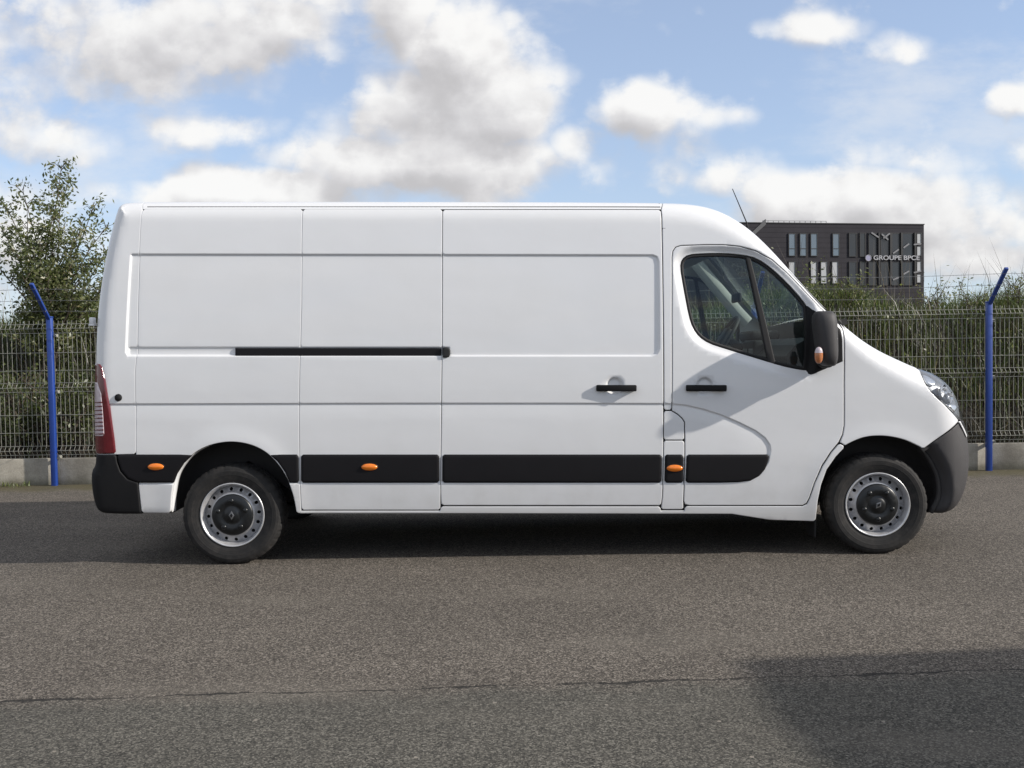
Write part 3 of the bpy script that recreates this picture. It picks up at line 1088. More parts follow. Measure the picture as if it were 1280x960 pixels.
def band(name, i0, i1, material, bulge):
    n = len(SILP)
    ids = [(i0 + k) % n for k in range(((i1 - i0) % n) + 1)]
    P = SILP[ids]
    t = np.roll(SILP, -1, 0)[:, :2] - np.roll(SILP, 1, 0)[:, :2]
    nr = np.stack([-t[:, 1], t[:, 0]], 1) / np.linalg.norm(t, axis=1)[:, None]
    if not inside(SILP[:1, :2] + nr[:1] * -1e-3, SILP)[0]:
        nr = -nr
    nr = nr[ids]
    y0 = tumble(P[:, 1]) + P[:, 2]
    vs = []
    for k in range(NY + 1):
        s = -1 + 2 * k / NY
        b = bulge(P) * (1 - s * s) ** 2 if callable(bulge) else bulge * (1 - s * s) ** 2
        yy = y0 + (W2 - 2 * y0) * (k / NY)
        vs.append(np.stack([P[:, 0] + nr[:, 0] * b, yy, P[:, 1] + nr[:, 1] * b], 1))
    m = len(P)
    fs = [(k * m + i, k * m + i + 1, (k + 1) * m + i + 1, (k + 1) * m + i) for k in range(NY) for i in range(m - 1)]
    return mesh_obj(name, np.concatenate(vs), fs, material, van, True)


def sidx(px, py):
    x, z = unp(px, py, 0.1)
    return int(np.argmin((SILP[:, 0] - x) ** 2 + (SILP[:, 1] - z) ** 2))


cuts = [sidx(120, 566), sidx(149, 257), sidx(918, 272), sidx(1046, 399), sidx(1199, 500), sidx(1207, 530), sidx(1184, 641), sidx(140, 642)]
nose_b = lambda P: 0.03 + 0.10 * np.clip((SILP[cuts[3], 1] - P[:, 1]) / 0.6, 0, 1)
band('rear_doors', cuts[0], cuts[1], M_WHITE, 0.02)
band('roof', cuts[1], cuts[2], M_WHITE, 0.035)
band('windscreen', cuts[2], cuts[3], M_GLASS, 0.045)
band('bonnet', cuts[3], cuts[4], M_WHITE, nose_b)
band('front_grille', cuts[4], cuts[5], M_PLAST, nose_b)
band('bumper_front', cuts[5], cuts[6], M_BUMP, nose_b)
band('rear_bumper_face', cuts[7], cuts[0], M_PLAST, 0.03)

# far side in one sheet, with its own window
ARO = np.concatenate([ARCH_R, ARCH_R[::-1][:1] - [0, .3], ARCH_R[:1] - [0, .3]])
AFO = np.concatenate([ARCH_F, ARCH_F[::-1][:1] - [0, .3], ARCH_F[:1] - [0, .3]])
big = np.array([(SILP[:, 0].min() - .2, SILP[:, 1].max() + .2), (SILP[:, 0].max() + .2, SILP[:, 1].max() + .2), (SILP[:, 0].max() + .2, SILP[:, 1].min() - .2), (SILP[:, 0].min() - .2, SILP[:, 1].min() - .2)])
fs_ = panel('far_side', dense(big, .1), M_WHITE, van, holes=[WIN, ARO, AFO], h=0.06, gap=0, edge=0, flange=.02, pressed=False, mirror=True)
panel('far_window_seal', WIN, M_RUBBER, van, holes=[GLS], gap=0.0, off=-0.006, edge=0, flange=.04, clip=False, mirror=True, pressed=False)
panel('far_window_pane', WIN, M_GLASS, van, gap=0, off=-0.014, edge=0, flange=0, clip=False, mirror=True, pressed=False)
panel('far_window_divider', on_side([(933, 319), (939, 319.5), (972, 458), (962, 456)]), M_RUBBER, van, gap=0, off=-0.004, edge=0, flange=.03, mirror=True, pressed=False)

# wheel houses, floor and running gear ---------------------------------
for nm, A in (('rear_arch_liner', ARCH_R), ('front_arch_liner', ARCH_F)):
    c = A.mean(0)
    A2 = c + (A - c) * 1.015
    for side in (0, 1):
        rows = []
        for dy, sc in ((0.012, 1.0), (0.05, 1.03), (0.20, 1.04), (0.42, 1.0), (0.43, 0.5), (0.431, 0.0)):
            B = c + (A2 - c) * sc
            yy = base_y(A) * (dy < .1) + dy + (0.055 * (dy < .04) if 'front' in nm else 0)
            yy = yy if side == 0 else W2 - yy
            rows.append(np.stack([B[:, 0], yy, B[:, 1]], 1))
        m = len(A)
        fs = [(k * m + i, k * m + i + 1, (k + 1) * m + i + 1, (k + 1) * m + i) for k in range(len(rows) - 1) for i in range(m - 1)]
        mesh_obj(nm, np.concatenate(rows), fs, M_LINER, van, True)
lip = ARCH_R[int(len(ARCH_R) * .60):]
c = ARCH_R.mean(0)
yl = base_y(lip)
rows = []
for dy, sc in ((.020, 1.0), (.026, .985), (.06, .975), (.085, .985), (.09, 1.01)):
    q = c + (lip - c) * sc
    rows.append(np.stack([q[:, 0], yl + dy, q[:, 1]], 1))
m = len(lip)
mesh_obj('arch_lip', np.concatenate(rows), [(k * m + i, k * m + i + 1, (k + 1) * m + i + 1, (k + 1) * m + i) for k in range(4) for i in range(m - 1)], M_WHITE, van, True)
zs = float(SILP[sidx(600, 643), 1])
xl, xr = float(SILP[:, 0].min()) + .12, float(SILP[:, 0].max()) - .2
mb = MB()
(rxa, _), (rxb, _) = ARCH_R[0], ARCH_R[-1]
(fxa, _), (fxb, _) = ARCH_F[0], ARCH_F[-1]
mb.box(rxa + .02, fxb - .02, 0.10, W2 - 0.10, zs + 0.02, zs + 0.10)
mb.box(xl, rxb - .02, 0.12, W2 - 0.12, zs + 0.02, zs + 0.10)
mb.box(rxb - .02, rxa + .02, 0.46, W2 - 0.46, zs + 0.03, zs + 0.12)
mb.box(fxb - .02, fxa + .02, 0.46, W2 - 0.46, zs + 0.03, zs + 0.12)
mb.box(fxa + .02, xr, 0.3, W2 - 0.3, zs + 0.02, zs + 0.10)
mb.obj('floor_pan', M_DARK, van)
mb = MB()
mb.box(rxa + .1, fxb - .6, 0.55, 0.70, zs - .06, zs + .03)
mb.box(rxa + .1, fxb - .6, W2 - 0.70, W2 - .55, zs - .06, zs + .03)
mb.obj('chassis_rail', M_DARK, van)

# cab interior ----------------------------------------------------------
def lx_(px, Y):                                   # van-local x of a picture column at distance Y
    return (px - 640) / FOC * Y - X0


bx0 = lx_(832, ZV)
mb = MB()
mb.box(bx0 - .03, bx0 - .01, 0.10, W2 - .10, 0.45, 2.25)
mb.obj('bulkhead', M_TRIM, van)
# dashboard: profile swept across the cab
prof = [(1.50, .80), (1.50, 1.20), (1.44, 1.28), (1.43, 1.38), (1.50, 1.46), (1.60, 1.51), (1.72, 1.51), (1.84, 1.47), (1.92, 1.35), (1.92, .80)]
prof = [(x + .13, z) for x, z in prof]
k = len(prof)
vs = [(x, y, z) for y in (0.11, W2 - 0.11) for x, z in prof]
fs = [(i, (i + 1) % k, k + (i + 1) % k, k + i) for i in range(k)] + [tuple(range(k)), tuple(range(k, 2 * k))[::-1]]
dash = mesh_obj('dashboard', vs, fs, M_TRIM, van)
mb = MB()
mb.add(*rbox((prof[5][0] + .02, W2 - .52, 1.54), (.24, .42, .09), .03))
mb.obj('instrument_hood', M_TRIM, dash, True)
mb = MB()
mb.add(*rbox((prof[3][0] + .02, HW, 1.32), (.10, .34, .36), .02))
mb.obj('centre_console', M_TRIM, dash, True)
for oy in (-.09, .09):
    mb = MB()
    mb.add(*rbox((prof[3][0] - .028, HW + oy, 1.40), (.012, .12, .07), .004))
    mb.obj('air_vent', simple('vent_silver', (.3, .3, .31), .4, .4), dash, True)
st = part('steering_wheel', van)
mb = MB()
n1, n2 = 40, 8
vs, fs = [], []
for i in range(n1):
    a = 2 * math.pi * i / n1
    for j in range(n2):
        b = 2 * math.pi * j / n2
        r = .195 + .016 * math.cos(b)
        vs.append((r * math.cos(a), r * math.sin(a), .016 * math.sin(b)))
for i in range(n1):
    for j in range(n2):
        fs.append((i * n2 + j, ((i + 1) % n1) * n2 + j, ((i + 1) % n1) * n2 + (j + 1) % n2, i * n2 + (j + 1) % n2))
mesh_obj('steering_rim', vs, fs, M_TRIM, st, True)
mb = MB()
mb.add(*rbox((0, 0, 0.005), (.17, .15, .05), .02))
for a in (90, 210, 330):
    c, s = math.cos(R(a)), math.sin(R(a))
    mb.tube([(0.05 * c, .05 * s, 0), (.19 * c, .19 * s, 0)], .018, 6)
mb.obj('steering_hub', M_TRIM, st, True)
MB().tube([(0, 0, 0), (0, 0, -.35)], .035, 10).obj('steering_column', M_TRIM, st, True)
st.location = (1.46, W2 - .52, 1.53)
st.rotation_euler = (0, R(-58), 0)
for (y0, y1) in ((0.20, 0.62), (0.63, 1.02), (W2 - .75, W2 - .25)):
    s = part('seat', van)
    mb = MB()
    mb.add(*rbox((bx0 + .38, (y0 + y1) / 2, 1.0), (.50, y1 - y0, .16), .05))
    mb.obj('seat_cushion', M_SEAT, s, True)
    mb = MB()
    v, f = rbox((0, (y0 + y1) / 2, .33), (.13, y1 - y0, .66), .05)
    mb.add([(bx0 + .17 + x - .22 * z, y, 1.02 + z) for x, y, z in v], f)
    mb.obj('seat_back', M_SEAT, s, True)
mb = MB()
mb.box(bx0, prof[0][0] + .2, 0.1, W2 - .1, .58, .64)
mb.obj('cab_floor', M_TRIM, van)
mb = MB()
mb.box(bx0 - .01, lx_(918, ZV), 0.22, W2 - .22, 2.13, 2.16)
mb.obj('roof_lining', M_TRIML, van)
# light trim of the far screen pillar
q = on_side([(928, 292), (950, 316), (975, 343), (1005, 376), (1022, 393)], False, .04)
t = np.gradient(q, axis=0)
n = np.stack([-t[:, 1], t[:, 0]], 1) / np.linalg.norm(t, axis=1)[:, None]
vs = np.concatenate([np.stack([(q + n * o)[:, 0], W2 - (tumble(q[:, 1]) + dd), (q + n * o)[:, 1]], 1) for o, dd in ((-.055, .095), (0, .12), (.055, .10))])
k = len(q)
mesh_obj('pillar_trim', vs, [(r * k + i, r * k + i + 1, (r + 1) * k + i + 1, (r + 1) * k + i) for r in (0, 1) for i in range(k - 1)], M_TRIML, van, True)
DC = on_side([(846, 345), (858, 400), (866, 415), (884, 430), (945, 449), (1004, 466), (1040, 470), (1050, 540), (1010, 625), (858, 625), (846, 510)])
panel('far_door_card', DC, M_TRIM, van, gap=0, off=-0.075, edge=.02, drop=.01, flange=.03, clip=False, mirror=True, pressed=False)
mb = MB()
mb.add(*rbox((lx_(922, ZV + .9), HW, 1.83), (.03, .24, .07), .012))
mb.obj('inner_mirror', M_TRIM, van, True)


# wheels -----------------------------------------------------------------
RT, RH = 0.343, 0.214


def make_wheel(name):
    wh = part(name, van)
    n = 144
    prof = [(.214, .030), (.222, .016), (.245, .008), (.275, .001), (.300, .000), (.318, .006), (.330, .016), (.337, .026)]
    vs, fs = [], []
    inner = [(r, 0.225 - h) for r, h in prof[::-1]]
    tread = [(RT - .001, .036), (RT, .060), (RT, .083), (RT - .008, .085), (RT - .008, .092), (RT, .094), (RT, .131), (RT - .008, .133), (RT - .008, .140), (RT, .142), (RT, .165), (RT - .001, .189)]
    full = prof + tread + inner
    for r, h in full:
        for k in range(n):
            a = 2 * math.pi * k / n
            rr = r
            if r > .332:
                lug = (k % 4) in (0,)
                edge_ = h < .08 or h > .145
                if lug and edge_:
                    rr = r - .005
                elif (k % 6) == 0 and not edge_:
                    rr = r - .005
            elif r > .315 and (k % 4) == 0:
                rr = r - .0015
            vs.append((rr * math.cos(a), h, rr * math.sin(a)))
    m = len(full)
    for i in range(m - 1):
        for k in range(n):
            k2 = (k + 1) % n
            fs.append((i * n + k, (i + 1) * n + k, (i + 1) * n + k2, i * n + k2))
    mesh_obj('tyre', vs, fs, M_TYRE, wh, False)
    mb = MB()
    mb.lathe([(.212, .034), (.219, .020), (.2195, .013), (.215, .010), (.209, .013), (.205, .024), (.200, .034), (.197, .052), (.1955, .066), (.1955, .2)], 72)
    rim = mb.obj('rim', M_STEEL, wh, True)
    # pierced disc
    a = np.linspace(0, 2 * math.pi, 96, endpoint=False)
    cir = lambda r, c=(0, 0), k=96: np.stack([c[0] + r * np.cos(np.linspace(0, 2 * math.pi, k, endpoint=False)), c[1] + r * np.sin(np.linspace(0, 2 * math.pi, k, endpoint=False))], 1)
    holes = [cir(.0118, (.1735 * math.cos(R(q * 22.5 + 5)), .1735 * math.sin(R(q * 22.5 + 5))), 14) for q in range(16)]
    extra = np.concatenate([cir(r) for r in (.143, .150, .156, .190)])
    V, T = cdt(extra, [cir(.1965), cir(.134)] + holes)
    C = V[T].mean(1)
    rr = np.hypot(C[:, 0], C[:, 1])
    ok = (rr > .134) & (rr < .1965)
    for hh in holes:
        ok &= ~inside(C, hh)
    T = T[ok]
    r = np.hypot(V[:, 0], V[:, 1])
    h = np.interp(r, [.13, .145, .152, .160, .187, .197], [.026, .026, .032, .046, .057, .066])
    V3 = np.stack([V[:, 0], h, V[:, 1]], 1)
    nn = np.cross(V3[T[:, 1]] - V3[T[:, 0]], V3[T[:, 2]] - V3[T[:, 0]])
    T[nn[:, 1] > 0] = T[nn[:, 1] > 0][:, ::-1]
    mesh_obj('wheel_disc', V3, T, simple('wheel_disc_steel', (.40, .40, .41), .38, metal=.6, var=.3, vscale=18), wh, True)
    MB().lathe([(.196, .10), (.001, .10)], 48).obj('brake_drum', M_DARK, wh, True)
    mb = MB()
    mb.lathe([(.142, .028), (.140, .018), (.132, .011), (.105, .005), (.085, .004), (.070, .010), (.056, .012), (.045, .004), (.030, -.002), (.001, -.003)], 64)
    for q in range(5):
        a = R(72 * q + 20)
        v, f = superell((.098 * math.cos(a), .003, .098 * math.sin(a)), (.017, .010, .017), 1, 1, 12, 8)
        mb.add(v, f)
    cap = mb.obj('hub_cap', M_CAP, wh, True)
    # raised lozenge in the middle
    em = MB()
    for s0, s1 in ((.024, .015),):
        o4 = [(0, s0 * 1.25), (s0 * .8, 0), (0, -s0 * 1.25), (-s0 * .8, 0)]
        i4 = [(0, s1 * 1.0), (s1 * .62, 0), (0, -s1 * 1.0), (-s1 * .62, 0)]
        vs = [(x, -.004, z) for x, z in o4] + [(x, -.006, z) for x, z in i4] + [(x, -.002, z) for x, z in o4]
        fs = [(i, (i + 1) % 4, 4 + (i + 1) % 4, 4 + i) for i in range(4)] + [(8 + i, 8 + (i + 1) % 4, (i + 1) % 4, i) for i in range(4)]
        em.add(vs, fs)
    em.obj('cap_emblem', simple('emblem_grey', (.16, .16, .165), .35, .5), wh)
    return wh


WHEEL_Y = 0.035
w_r = make_wheel('wheel')


def wheel_loc(px, y):
    """axle point at local depth y whose tyre just touches the ground"""
    x, z = unp(px, 640, y)
    wz = (VAN @ Vector((x, y, z))).z
    return Vector((x, y, z + (RT - 0.004 - wz) / math.cos(ROLL)))


w_r.location = wheel_loc(289.5, WHEEL_Y)
w_f = copy_tree(w_r, van)
w_f.location = wheel_loc(1098, WHEEL_Y)
w_f.rotation_euler = (0, R(37), R(-1.5))
for src in (w_r, w_f):
    o = copy_tree(w_r, van)
    o.location = (src.location.x, W2 - WHEEL_Y, src.location.z)
    o.rotation_euler = (0, 0, math.pi)
mb = MB()
rl = w_r.location
mb.tube([(rl.x, .2, rl.z), (rl.x, W2 - .2, rl.z)], .045, 10)
mb.add(*rbox((rl.x - .06, .34, rl.z + .05), (.5, .07, .05), .01))
mb.tube([(rl.x - .23, .30, rl.z + .22), (rl.x - .16, .26, rl.z - .05)], .032, 10)
mb.obj('rear_axle', M_AXLE, van, True)
mb = MB()
mb.tube([(w_f.location.x, .2, w_f.location.z), (w_f.location.x, W2 - .2, w_f.location.z)], .04, 10)
mb.obj('front_axle', M_DARK, van, True)
# mud flaps
for px, yy in ((1016, 0.06),):
    x, z = unp(px, 655, yy)
    mb = MB()
    mb.add(*rbox((x + .03, yy + .14, z + .03), (.012, .20, .26), .004))
    mb.obj('mud_flap', M_RUBBER, van, True)
# aerial on the roof edge
(ax, az), (bx, bz) = unp(934.5, 283, .30), unp(915.5, 236, .30)
MB().tube([(ax, .30, az - .02), (ax - .004, .30, az + .02), (bx, .30, bz)], [.010, .0045, .0028], 6).obj('aerial', M_RUBBER, van, True)
# rear door hinges
for py in (402,):
    x, z = unp(119.5, py, .12)
    mb = MB()
    mb.add(*rbox((x - .012, .10, z), (.03, .05, .055), .008))
    mb.add(*rbox((x - .012, .10, z - .025), (.036, .056, .012), .004))
    mb.obj('door_hinge', M_WHITE, van, True)

# a second van of the same kind stands out of frame on the right; it throws the shadow in the corner
van2 = copy_tree(van)
tag(van2, 'white high-roof panel van parked apart from the fence on open asphalt', 'van')
VAN2_X, VAN2_Y = 8.92, 1.50
van2.matrix_world = Matrix.Translation((VAN2_X, VAN2_Y, 0)) @ Matrix.Rotation(R(5), 4, 'Z') @ Matrix.Rotation(ROLL, 4, 'Y')

# ------------------------------------------------------------------ fence
FY = 10.8


def conc_b(k, bs):
    p = k.n('ShaderNodeNewGeometry').outputs['Position']
    n1 = k.noise(p, 3.0, 6, 0.65)
    n2 = k.noise(p, 60, 4, 0.7)
    x, y, z = k.sep(p)
    c = k.mix(k.ss(n1, .3, .7), (0.22, 0.20, 0.165), (0.40, 0.375, 0.32))
    c = k.mix(k.m('MULTIPLY', k.m('SUBTRACT', 1.0, k.ss(k.m('ADD', z, k.m('MULTIPLY', n1, .1)), .05, .17)), .6), c, (0.09, 0.085, 0.05))
    k.put(bs.inputs['Base Color'], k.vm('SCALE', c, None, k.m('ADD', .65, k.m('MULTIPLY', n2, .7))))
    bs.inputs['Roughness'].default_value = .9
    k.put(bs.inputs['Normal'], k.bump(n2, .5, .006))


M_CONC = mat('weathered_concrete', conc_b)
pa, pb = at(69, 500, FY), at(1232, 480, FY)
pitch = (pb.x - pa.x) / 4
ZB = 0.30                   # top of the concrete plinth
HF = 1.55                   # height of a mesh sheet
posts = [pa.x + pitch * i for i in range(-1, 6)]
names_post = ['blue fence post with angled arm across the young tree from the van',
              'blue square steel fence post with angled arm beside the leafy young tree',
              'blue fence post with angled arm behind the rear of the parked van',
              'blue fence post with angled arm behind the middle of the parked van',
              'blue fence post with angled arm behind the cab of the parked van',
              'blue square steel fence post with angled arm just ahead of the van bumper',
              'blue fence post with angled arm beyond the one ahead of the van bumper']
# upright wire: folds at foot, middle and head, where it bows towards the yard
zf = []
FOLDS = (0.09, 0.80, 1.46)
ptsw = [(0, 0, 0.0)]
for zc in FOLDS:
    ptsw += [(0, 0, zc - .05), (0, -.038, zc), (0, 0, zc + .05)]
ptsw += [(0, 0, HF)]
wm = MB().tube(ptsw, 0.0028, 4, False)
wire_me = None
HORIZ = []
for zc in FOLDS:
    HORIZ += [(0.0, zc - .05), (0.0, zc + .05), (-.038, zc)]
HORIZ += [(0, .29), (0, .49), (0, .99), (0, 1.19)]
post_proto = None
for i, x in enumerate(posts):
    if i in (0, 6):
        pass
    if post_proto is None:
        p = thing('fence_post', names_post[i], 'fence post', (x, FY - .075, 0), 'blue fence posts')
        mb = MB()
        mb.add(*rbox((0, 0, .93), (.060, .056, 1.90), .008, 2))
        mb.obj('post', M_BLUE, p, True)
        mb = MB()
        v, f = rbox((0, 0, 0.26), (.042, .03, .56), .005, 2)
        rot = Matrix.Rotation(R(45), 3, 'X')
        v = [tuple(rot @ Vector(q) + Vector((0, .0, 1.85))) for q in v]
        mb.add(v, f)
        mb.obj('arm', M_BLUE, p, True)
        for zc in (.32, 1.05, 1.68):
            mb = MB()
            mb.add(*rbox((.058, .030, zc), (.03, .035, .035), .004, 1))
            mb.lathe([(.009, -.012), (.009, .004), (.001, .006)], 8, centre=(.058, .012, zc))
            mb.obj('clip', M_WIRE, p)
        mb = MB()
        mb.add(*rbox((0, 0, 1.885), (.067, .063, .016), .005, 1))
        mb.obj('cap', M_BLUE, p, True)
        post_proto = p
    else:
        p = copy_tree(post_proto)
        p['label'] = names_post[i]
        p.location = (x, FY - .075, 0)
bays = ['behind the ground left of the blue post by the young tree', 'between the young tree post and the van rear', 'behind the rear half of the parked van',
        'behind the sliding door of the parked van', 'behind the van cab and bonnet', 'ahead of the van bumper past its blue post']
bays[0] = 'beside the young tree, reaching away from the van tail'
for i in range(6):
    x0, x1 = posts[i], posts[i + 1]
    fp = thing('mesh_fence', 'galvanised welded mesh fence ' + bays[i], 'fence', ((x0 + x1) / 2, FY, ZB), 'galvanised mesh fence sheets')
    L = x1 - x0 - .02
    nw = int(L / .05)
    for j in range(nw + 1):
        if wire_me is None:
            o = wm.obj('upright_wire', M_WIRE, fp)
            wire_me = o.data
        else:
            o = bpy.data.objects.new('upright_wire', wire_me)
            COL.objects.link(o)
            o.parent = fp
        o.location = (-L / 2 + j * L / nw, 0, 0)
    for (yy, zc) in HORIZ:
        MB().tube([(-L / 2, yy - .006, zc), (L / 2, yy - .006, zc)], .0035, 4).obj('cross_wire', M_WIRE, fp)
    bp = MB()
    bp.add(*rbox((0, 0, 0), (x1 - x0 - .012, .06, ZB + .06), .006, 2))
    o = bp.obj('plinth_slab', M_CONC, None, True, ((x0 + x1) / 2, FY + .012, (ZB - .06) / 2))
    tag(o, 'concrete plinth slab under the mesh ' + bays[i], 'plinth', 'concrete fence plinths')
# three barbed strands along the arms
for kk, (s, nm) in enumerate(((.14, 'lowest'), (.30, 'middle'), (.46, 'topmost'))):
    c = math.cos(R(45)) * s
    mb = MB()
    y, z = FY - .075 - c - .02, 1.85 + c
    pts = []
    for i in range(6):
        for t in range(8):
            xx = posts[i] + pitch * t / 8
            sag = -.02 * math.sin(math.pi * t / 8)
            pts.append((xx, y, z + sag))
    pts.append((posts[-1], y, z))
    mb.tube(pts, .0028, 4)
    xx = posts[0]
    while xx < posts[-1]:
        a = random.uniform(0, 6.28)
        t = ((xx - posts[0]) / pitch) % 1
        zz = z - .02 * math.sin(math.pi * t)
        dv = Vector((.3, math.cos(a), math.sin(a))) * .016
        mb.tube([(xx - dv.x, y - dv.y, zz - dv.z), (xx + dv.x, y + dv.y, zz + dv.z)], .0016, 3, False)
        xx += .11
    tag(mb.obj('barbed_strand', M_BARB), nm + ' strand of barbed wire strung along the blue post arms', 'barbed wire', 'barbed wire strands')


# ------------------------------------------------------------------ plants
def leafmat(name, cols, trans=0.25):
    def b(k, bs):
        at_ = k.n('ShaderNodeAttribute', attribute_name='tone')
        c = k.ramp(at_.outputs['Fac'], cols)
        df = k.n('ShaderNodeBsdfDiffuse')
        k.put(df.inputs[0], c)
        tl = k.n('ShaderNodeBsdfTranslucent')
        k.put(tl.inputs[0], k.vm('MULTIPLY', c, (1.1, 1.2, 0.7)))
        gl = k.n('ShaderNodeBsdfGlossy')
        gl.inputs['Roughness'].default_value = .45
        m1 = k.n('ShaderNodeMixShader')
        m1.inputs[0].default_value = trans
        k.put(m1.inputs[1], df.outputs[0])
        k.put(m1.inputs[2], tl.outputs[0])
        m2 = k.n('ShaderNodeMixShader')
        m2.inputs[0].default_value = .05
        k.put(m2.inputs[1], m1.outputs[0])
        k.put(m2.inputs[2], gl.outputs[0])
        return m2.outputs[0]
    return mat(name, b)


def fast_mesh(name, V, F, tone, material, parent=None):
    """V (n,3), F (m,k) same size faces, tone per vertex"""
    me = bpy.data.meshes.new(name)
    V = np.asarray(V, np.float32)
    F = np.asarray(F, np.int32)
    me.vertices.add(len(V))
    me.vertices.foreach_set('co', V.ravel())
    me.loops.add(F.size)
    me.loops.foreach_set('vertex_index', F.ravel())
    me.polygons.add(len(F))
    me.polygons.foreach_set('loop_start', np.arange(0, F.size, F.shape[1], dtype=np.int32))
    me.update(calc_edges=True)
    a = me.attributes.new('tone', 'FLOAT', 'POINT')
    a.data.foreach_set('value', np.asarray(tone, np.float32))
    me.materials.append(material)
    o = bpy.data.objects.new(name, me)
    COL.objects.link(o)
    if parent is not None:
        o.parent = parent
    return o


def blades(base, height, width, lean, tone):
    """curved two-step blades"""
    n = len(base)
    az = rng.uniform(0, 2 * math.pi, n)
    d = np.stack([np.cos(az), np.sin(az), np.zeros(n)], 1)
    fa = rng.uniform(0, 2 * math.pi, n)
    s = np.stack([np.cos(fa), np.sin(fa), np.zeros(n)], 1) * (width / 2)[:, None]
    up = np.array([0, 0, 1.0])
    m = base + d * (lean * .35 * height)[:, None] + up * (height * .55)[:, None]
    t = base + d * (lean * height)[:, None] + up * (height * np.sqrt(np.clip(1 - lean ** 2 * .5, .2, 1)))[:, None]
    V = np.stack([base - s, base + s, m - s * .8, m + s * .8, t], 1).reshape(-1, 3)
    o = (np.arange(n) * 5)[:, None]
    F = np.concatenate([o + [0, 1, 3], o + [0, 3, 2], o + [2, 3, 4]], 0)
    return V, F, np.repeat(tone, 5)


def leaves(pos, size, tone):
    n = len(pos)
    a = rng.normal(size=(n, 3))
    a /= np.linalg.norm(a, axis=1)[:, None]
    b = np.cross(a, rng.normal(size=(n, 3)))
    b /= np.linalg.norm(b, axis=1)[:, None]
    s = size[:, None]
    V = np.stack([pos - a * s, pos + b * s * .42, pos + a * s, pos - b * s * .42], 1).reshape(-1, 3)
    F = (np.arange(n) * 4)[:, None] + [0, 1, 2, 3]
    return V, F, np.repeat(tone, 4)


def scatter(n, x0, x1, y0, y1):
    x = rng.uniform(x0, x1, n)
    y = rng.uniform(y0, y1, n)
    return np.stack([x, y, bank_z(x, y) - .02], 1)


M_GRASS = leafmat('grass_blades', [(0, (.036, .060, .013)), (.45, (.085, .120, .026)), (.75, (.145, .160, .045)), (1, (.27, .23, .11))])
M_DRY = leafmat('dry_stalks', [(0, (.014, .010, .007)), (.5, (.042, .031, .021)), (.85, (.105, .082, .052)), (1, (.28, .23, .15))], .1)
M_LEAF = leafmat('tree_leaves', [(0, (.055, .070, .024)), (.5, (.120, .143, .055)), (.8, (.195, .200, .090)), (1, (.33, .29, .18))], .42)
M_BARK = simple('bark', (.085, .068, .05), .9, var=.35, vscale=12)

b1 = scatter(46000, -11, 13, 11.9, 15.0)
patch = .5 + .5 * np.sin(b1[:, 0] * 1.3 + 1) * np.sin(b1[:, 0] * .57 + b1[:, 1])
h1 = rng.uniform(.16, .50, len(b1)) * (.50 + .75 * patch)
V, F, t = blades(b1, h1, rng.uniform(.006, .014, len(b1)), rng.uniform(.05, .75, len(b1)), np.clip(rng.normal(.45, .2, len(b1)) + .2 * (patch - .5), 0, 1))
tag(fast_mesh('bank_grass', V, F, t, M_GRASS), 'long green grass along the top of the bank behind the fence', 'grass', kind='stuff')
b2 = scatter(17000, -11, 13, 11.0, 12.9)
V, F, t = blades(b2, rng.uniform(.2, .75, len(b2)), rng.uniform(.005, .014, len(b2)), rng.uniform(.1, 1.1, len(b2)), np.clip(rng.normal(.38, .24, len(b2)), 0, 1))
tag(fast_mesh('bank_dry_growth', V, F, t, M_DRY), 'dead brown stalks and brambles on the bank face behind the mesh', 'dry stalks', kind='stuff')
b3 = scatter(4500, -11, 13, 11.0, 12.9)
cl = np.sin(b3[:, 0] * 2.1) * np.sin(b3[:, 0] * .9 + 2) > -.05
b3 = b3[cl]
V, F, t = blades(b3, rng.uniform(.2, .6, len(b3)), rng.uniform(.010, .026, len(b3)), rng.uniform(.2, 1.0, len(b3)), np.clip(rng.normal(.12, .16, len(b3)), 0, 1))
tag(fast_mesh('bank_weeds', V, F, t, M_GRASS), 'green weeds growing among the brown stalks behind the mesh', 'weeds', kind='stuff')
# leafy scrub in loose heaps between the grass
P_, T_ = [], []
for i in range(95):
    cx = rng.uniform(-9, 11)
    cy = rng.uniform(12.2, 14.2)
    cz = float(bank_z(cx, cy))
    n = int(rng.uniform(60, 190))
    rx, rz = rng.uniform(.15, .42), rng.uniform(.18, .42)
    q = rng.normal(size=(n, 3)) * [rx * .6, rx * .6, rz * .5] + [cx, cy, cz + rz * .75]
    P_.append(q)
    T_.append(np.clip(rng.normal(rng.uniform(.15, .75), .15, n), 0, 1))
P_ = np.concatenate(P_)
V, F, t = leaves(P_, rng.uniform(.014, .034, len(P_)), np.concatenate(T_))
tag(fast_mesh('bank_scrub', V, F, t, M_LEAF), 'mixed leafy scrub in loose heaps on the bank behind the fence', 'scrub', kind='stuff')
# tall thin stalks that stand above the grass
b4 = scatter(520, -9, 13, 12.2, 14.5)
V, F, t = blades(b4, rng.uniform(.6, 1.15, len(b4)), rng.uniform(.005, .010, len(b4)), rng.uniform(.0, .45, len(b4)), np.clip(rng.normal(.75, .15, len(b4)), 0, 1))
tag(fast_mesh('tall_stalks', V, F, t, M_DRY), 'thin tall dry stalks rising above the bank grass', 'dry stalks', kind='stuff')
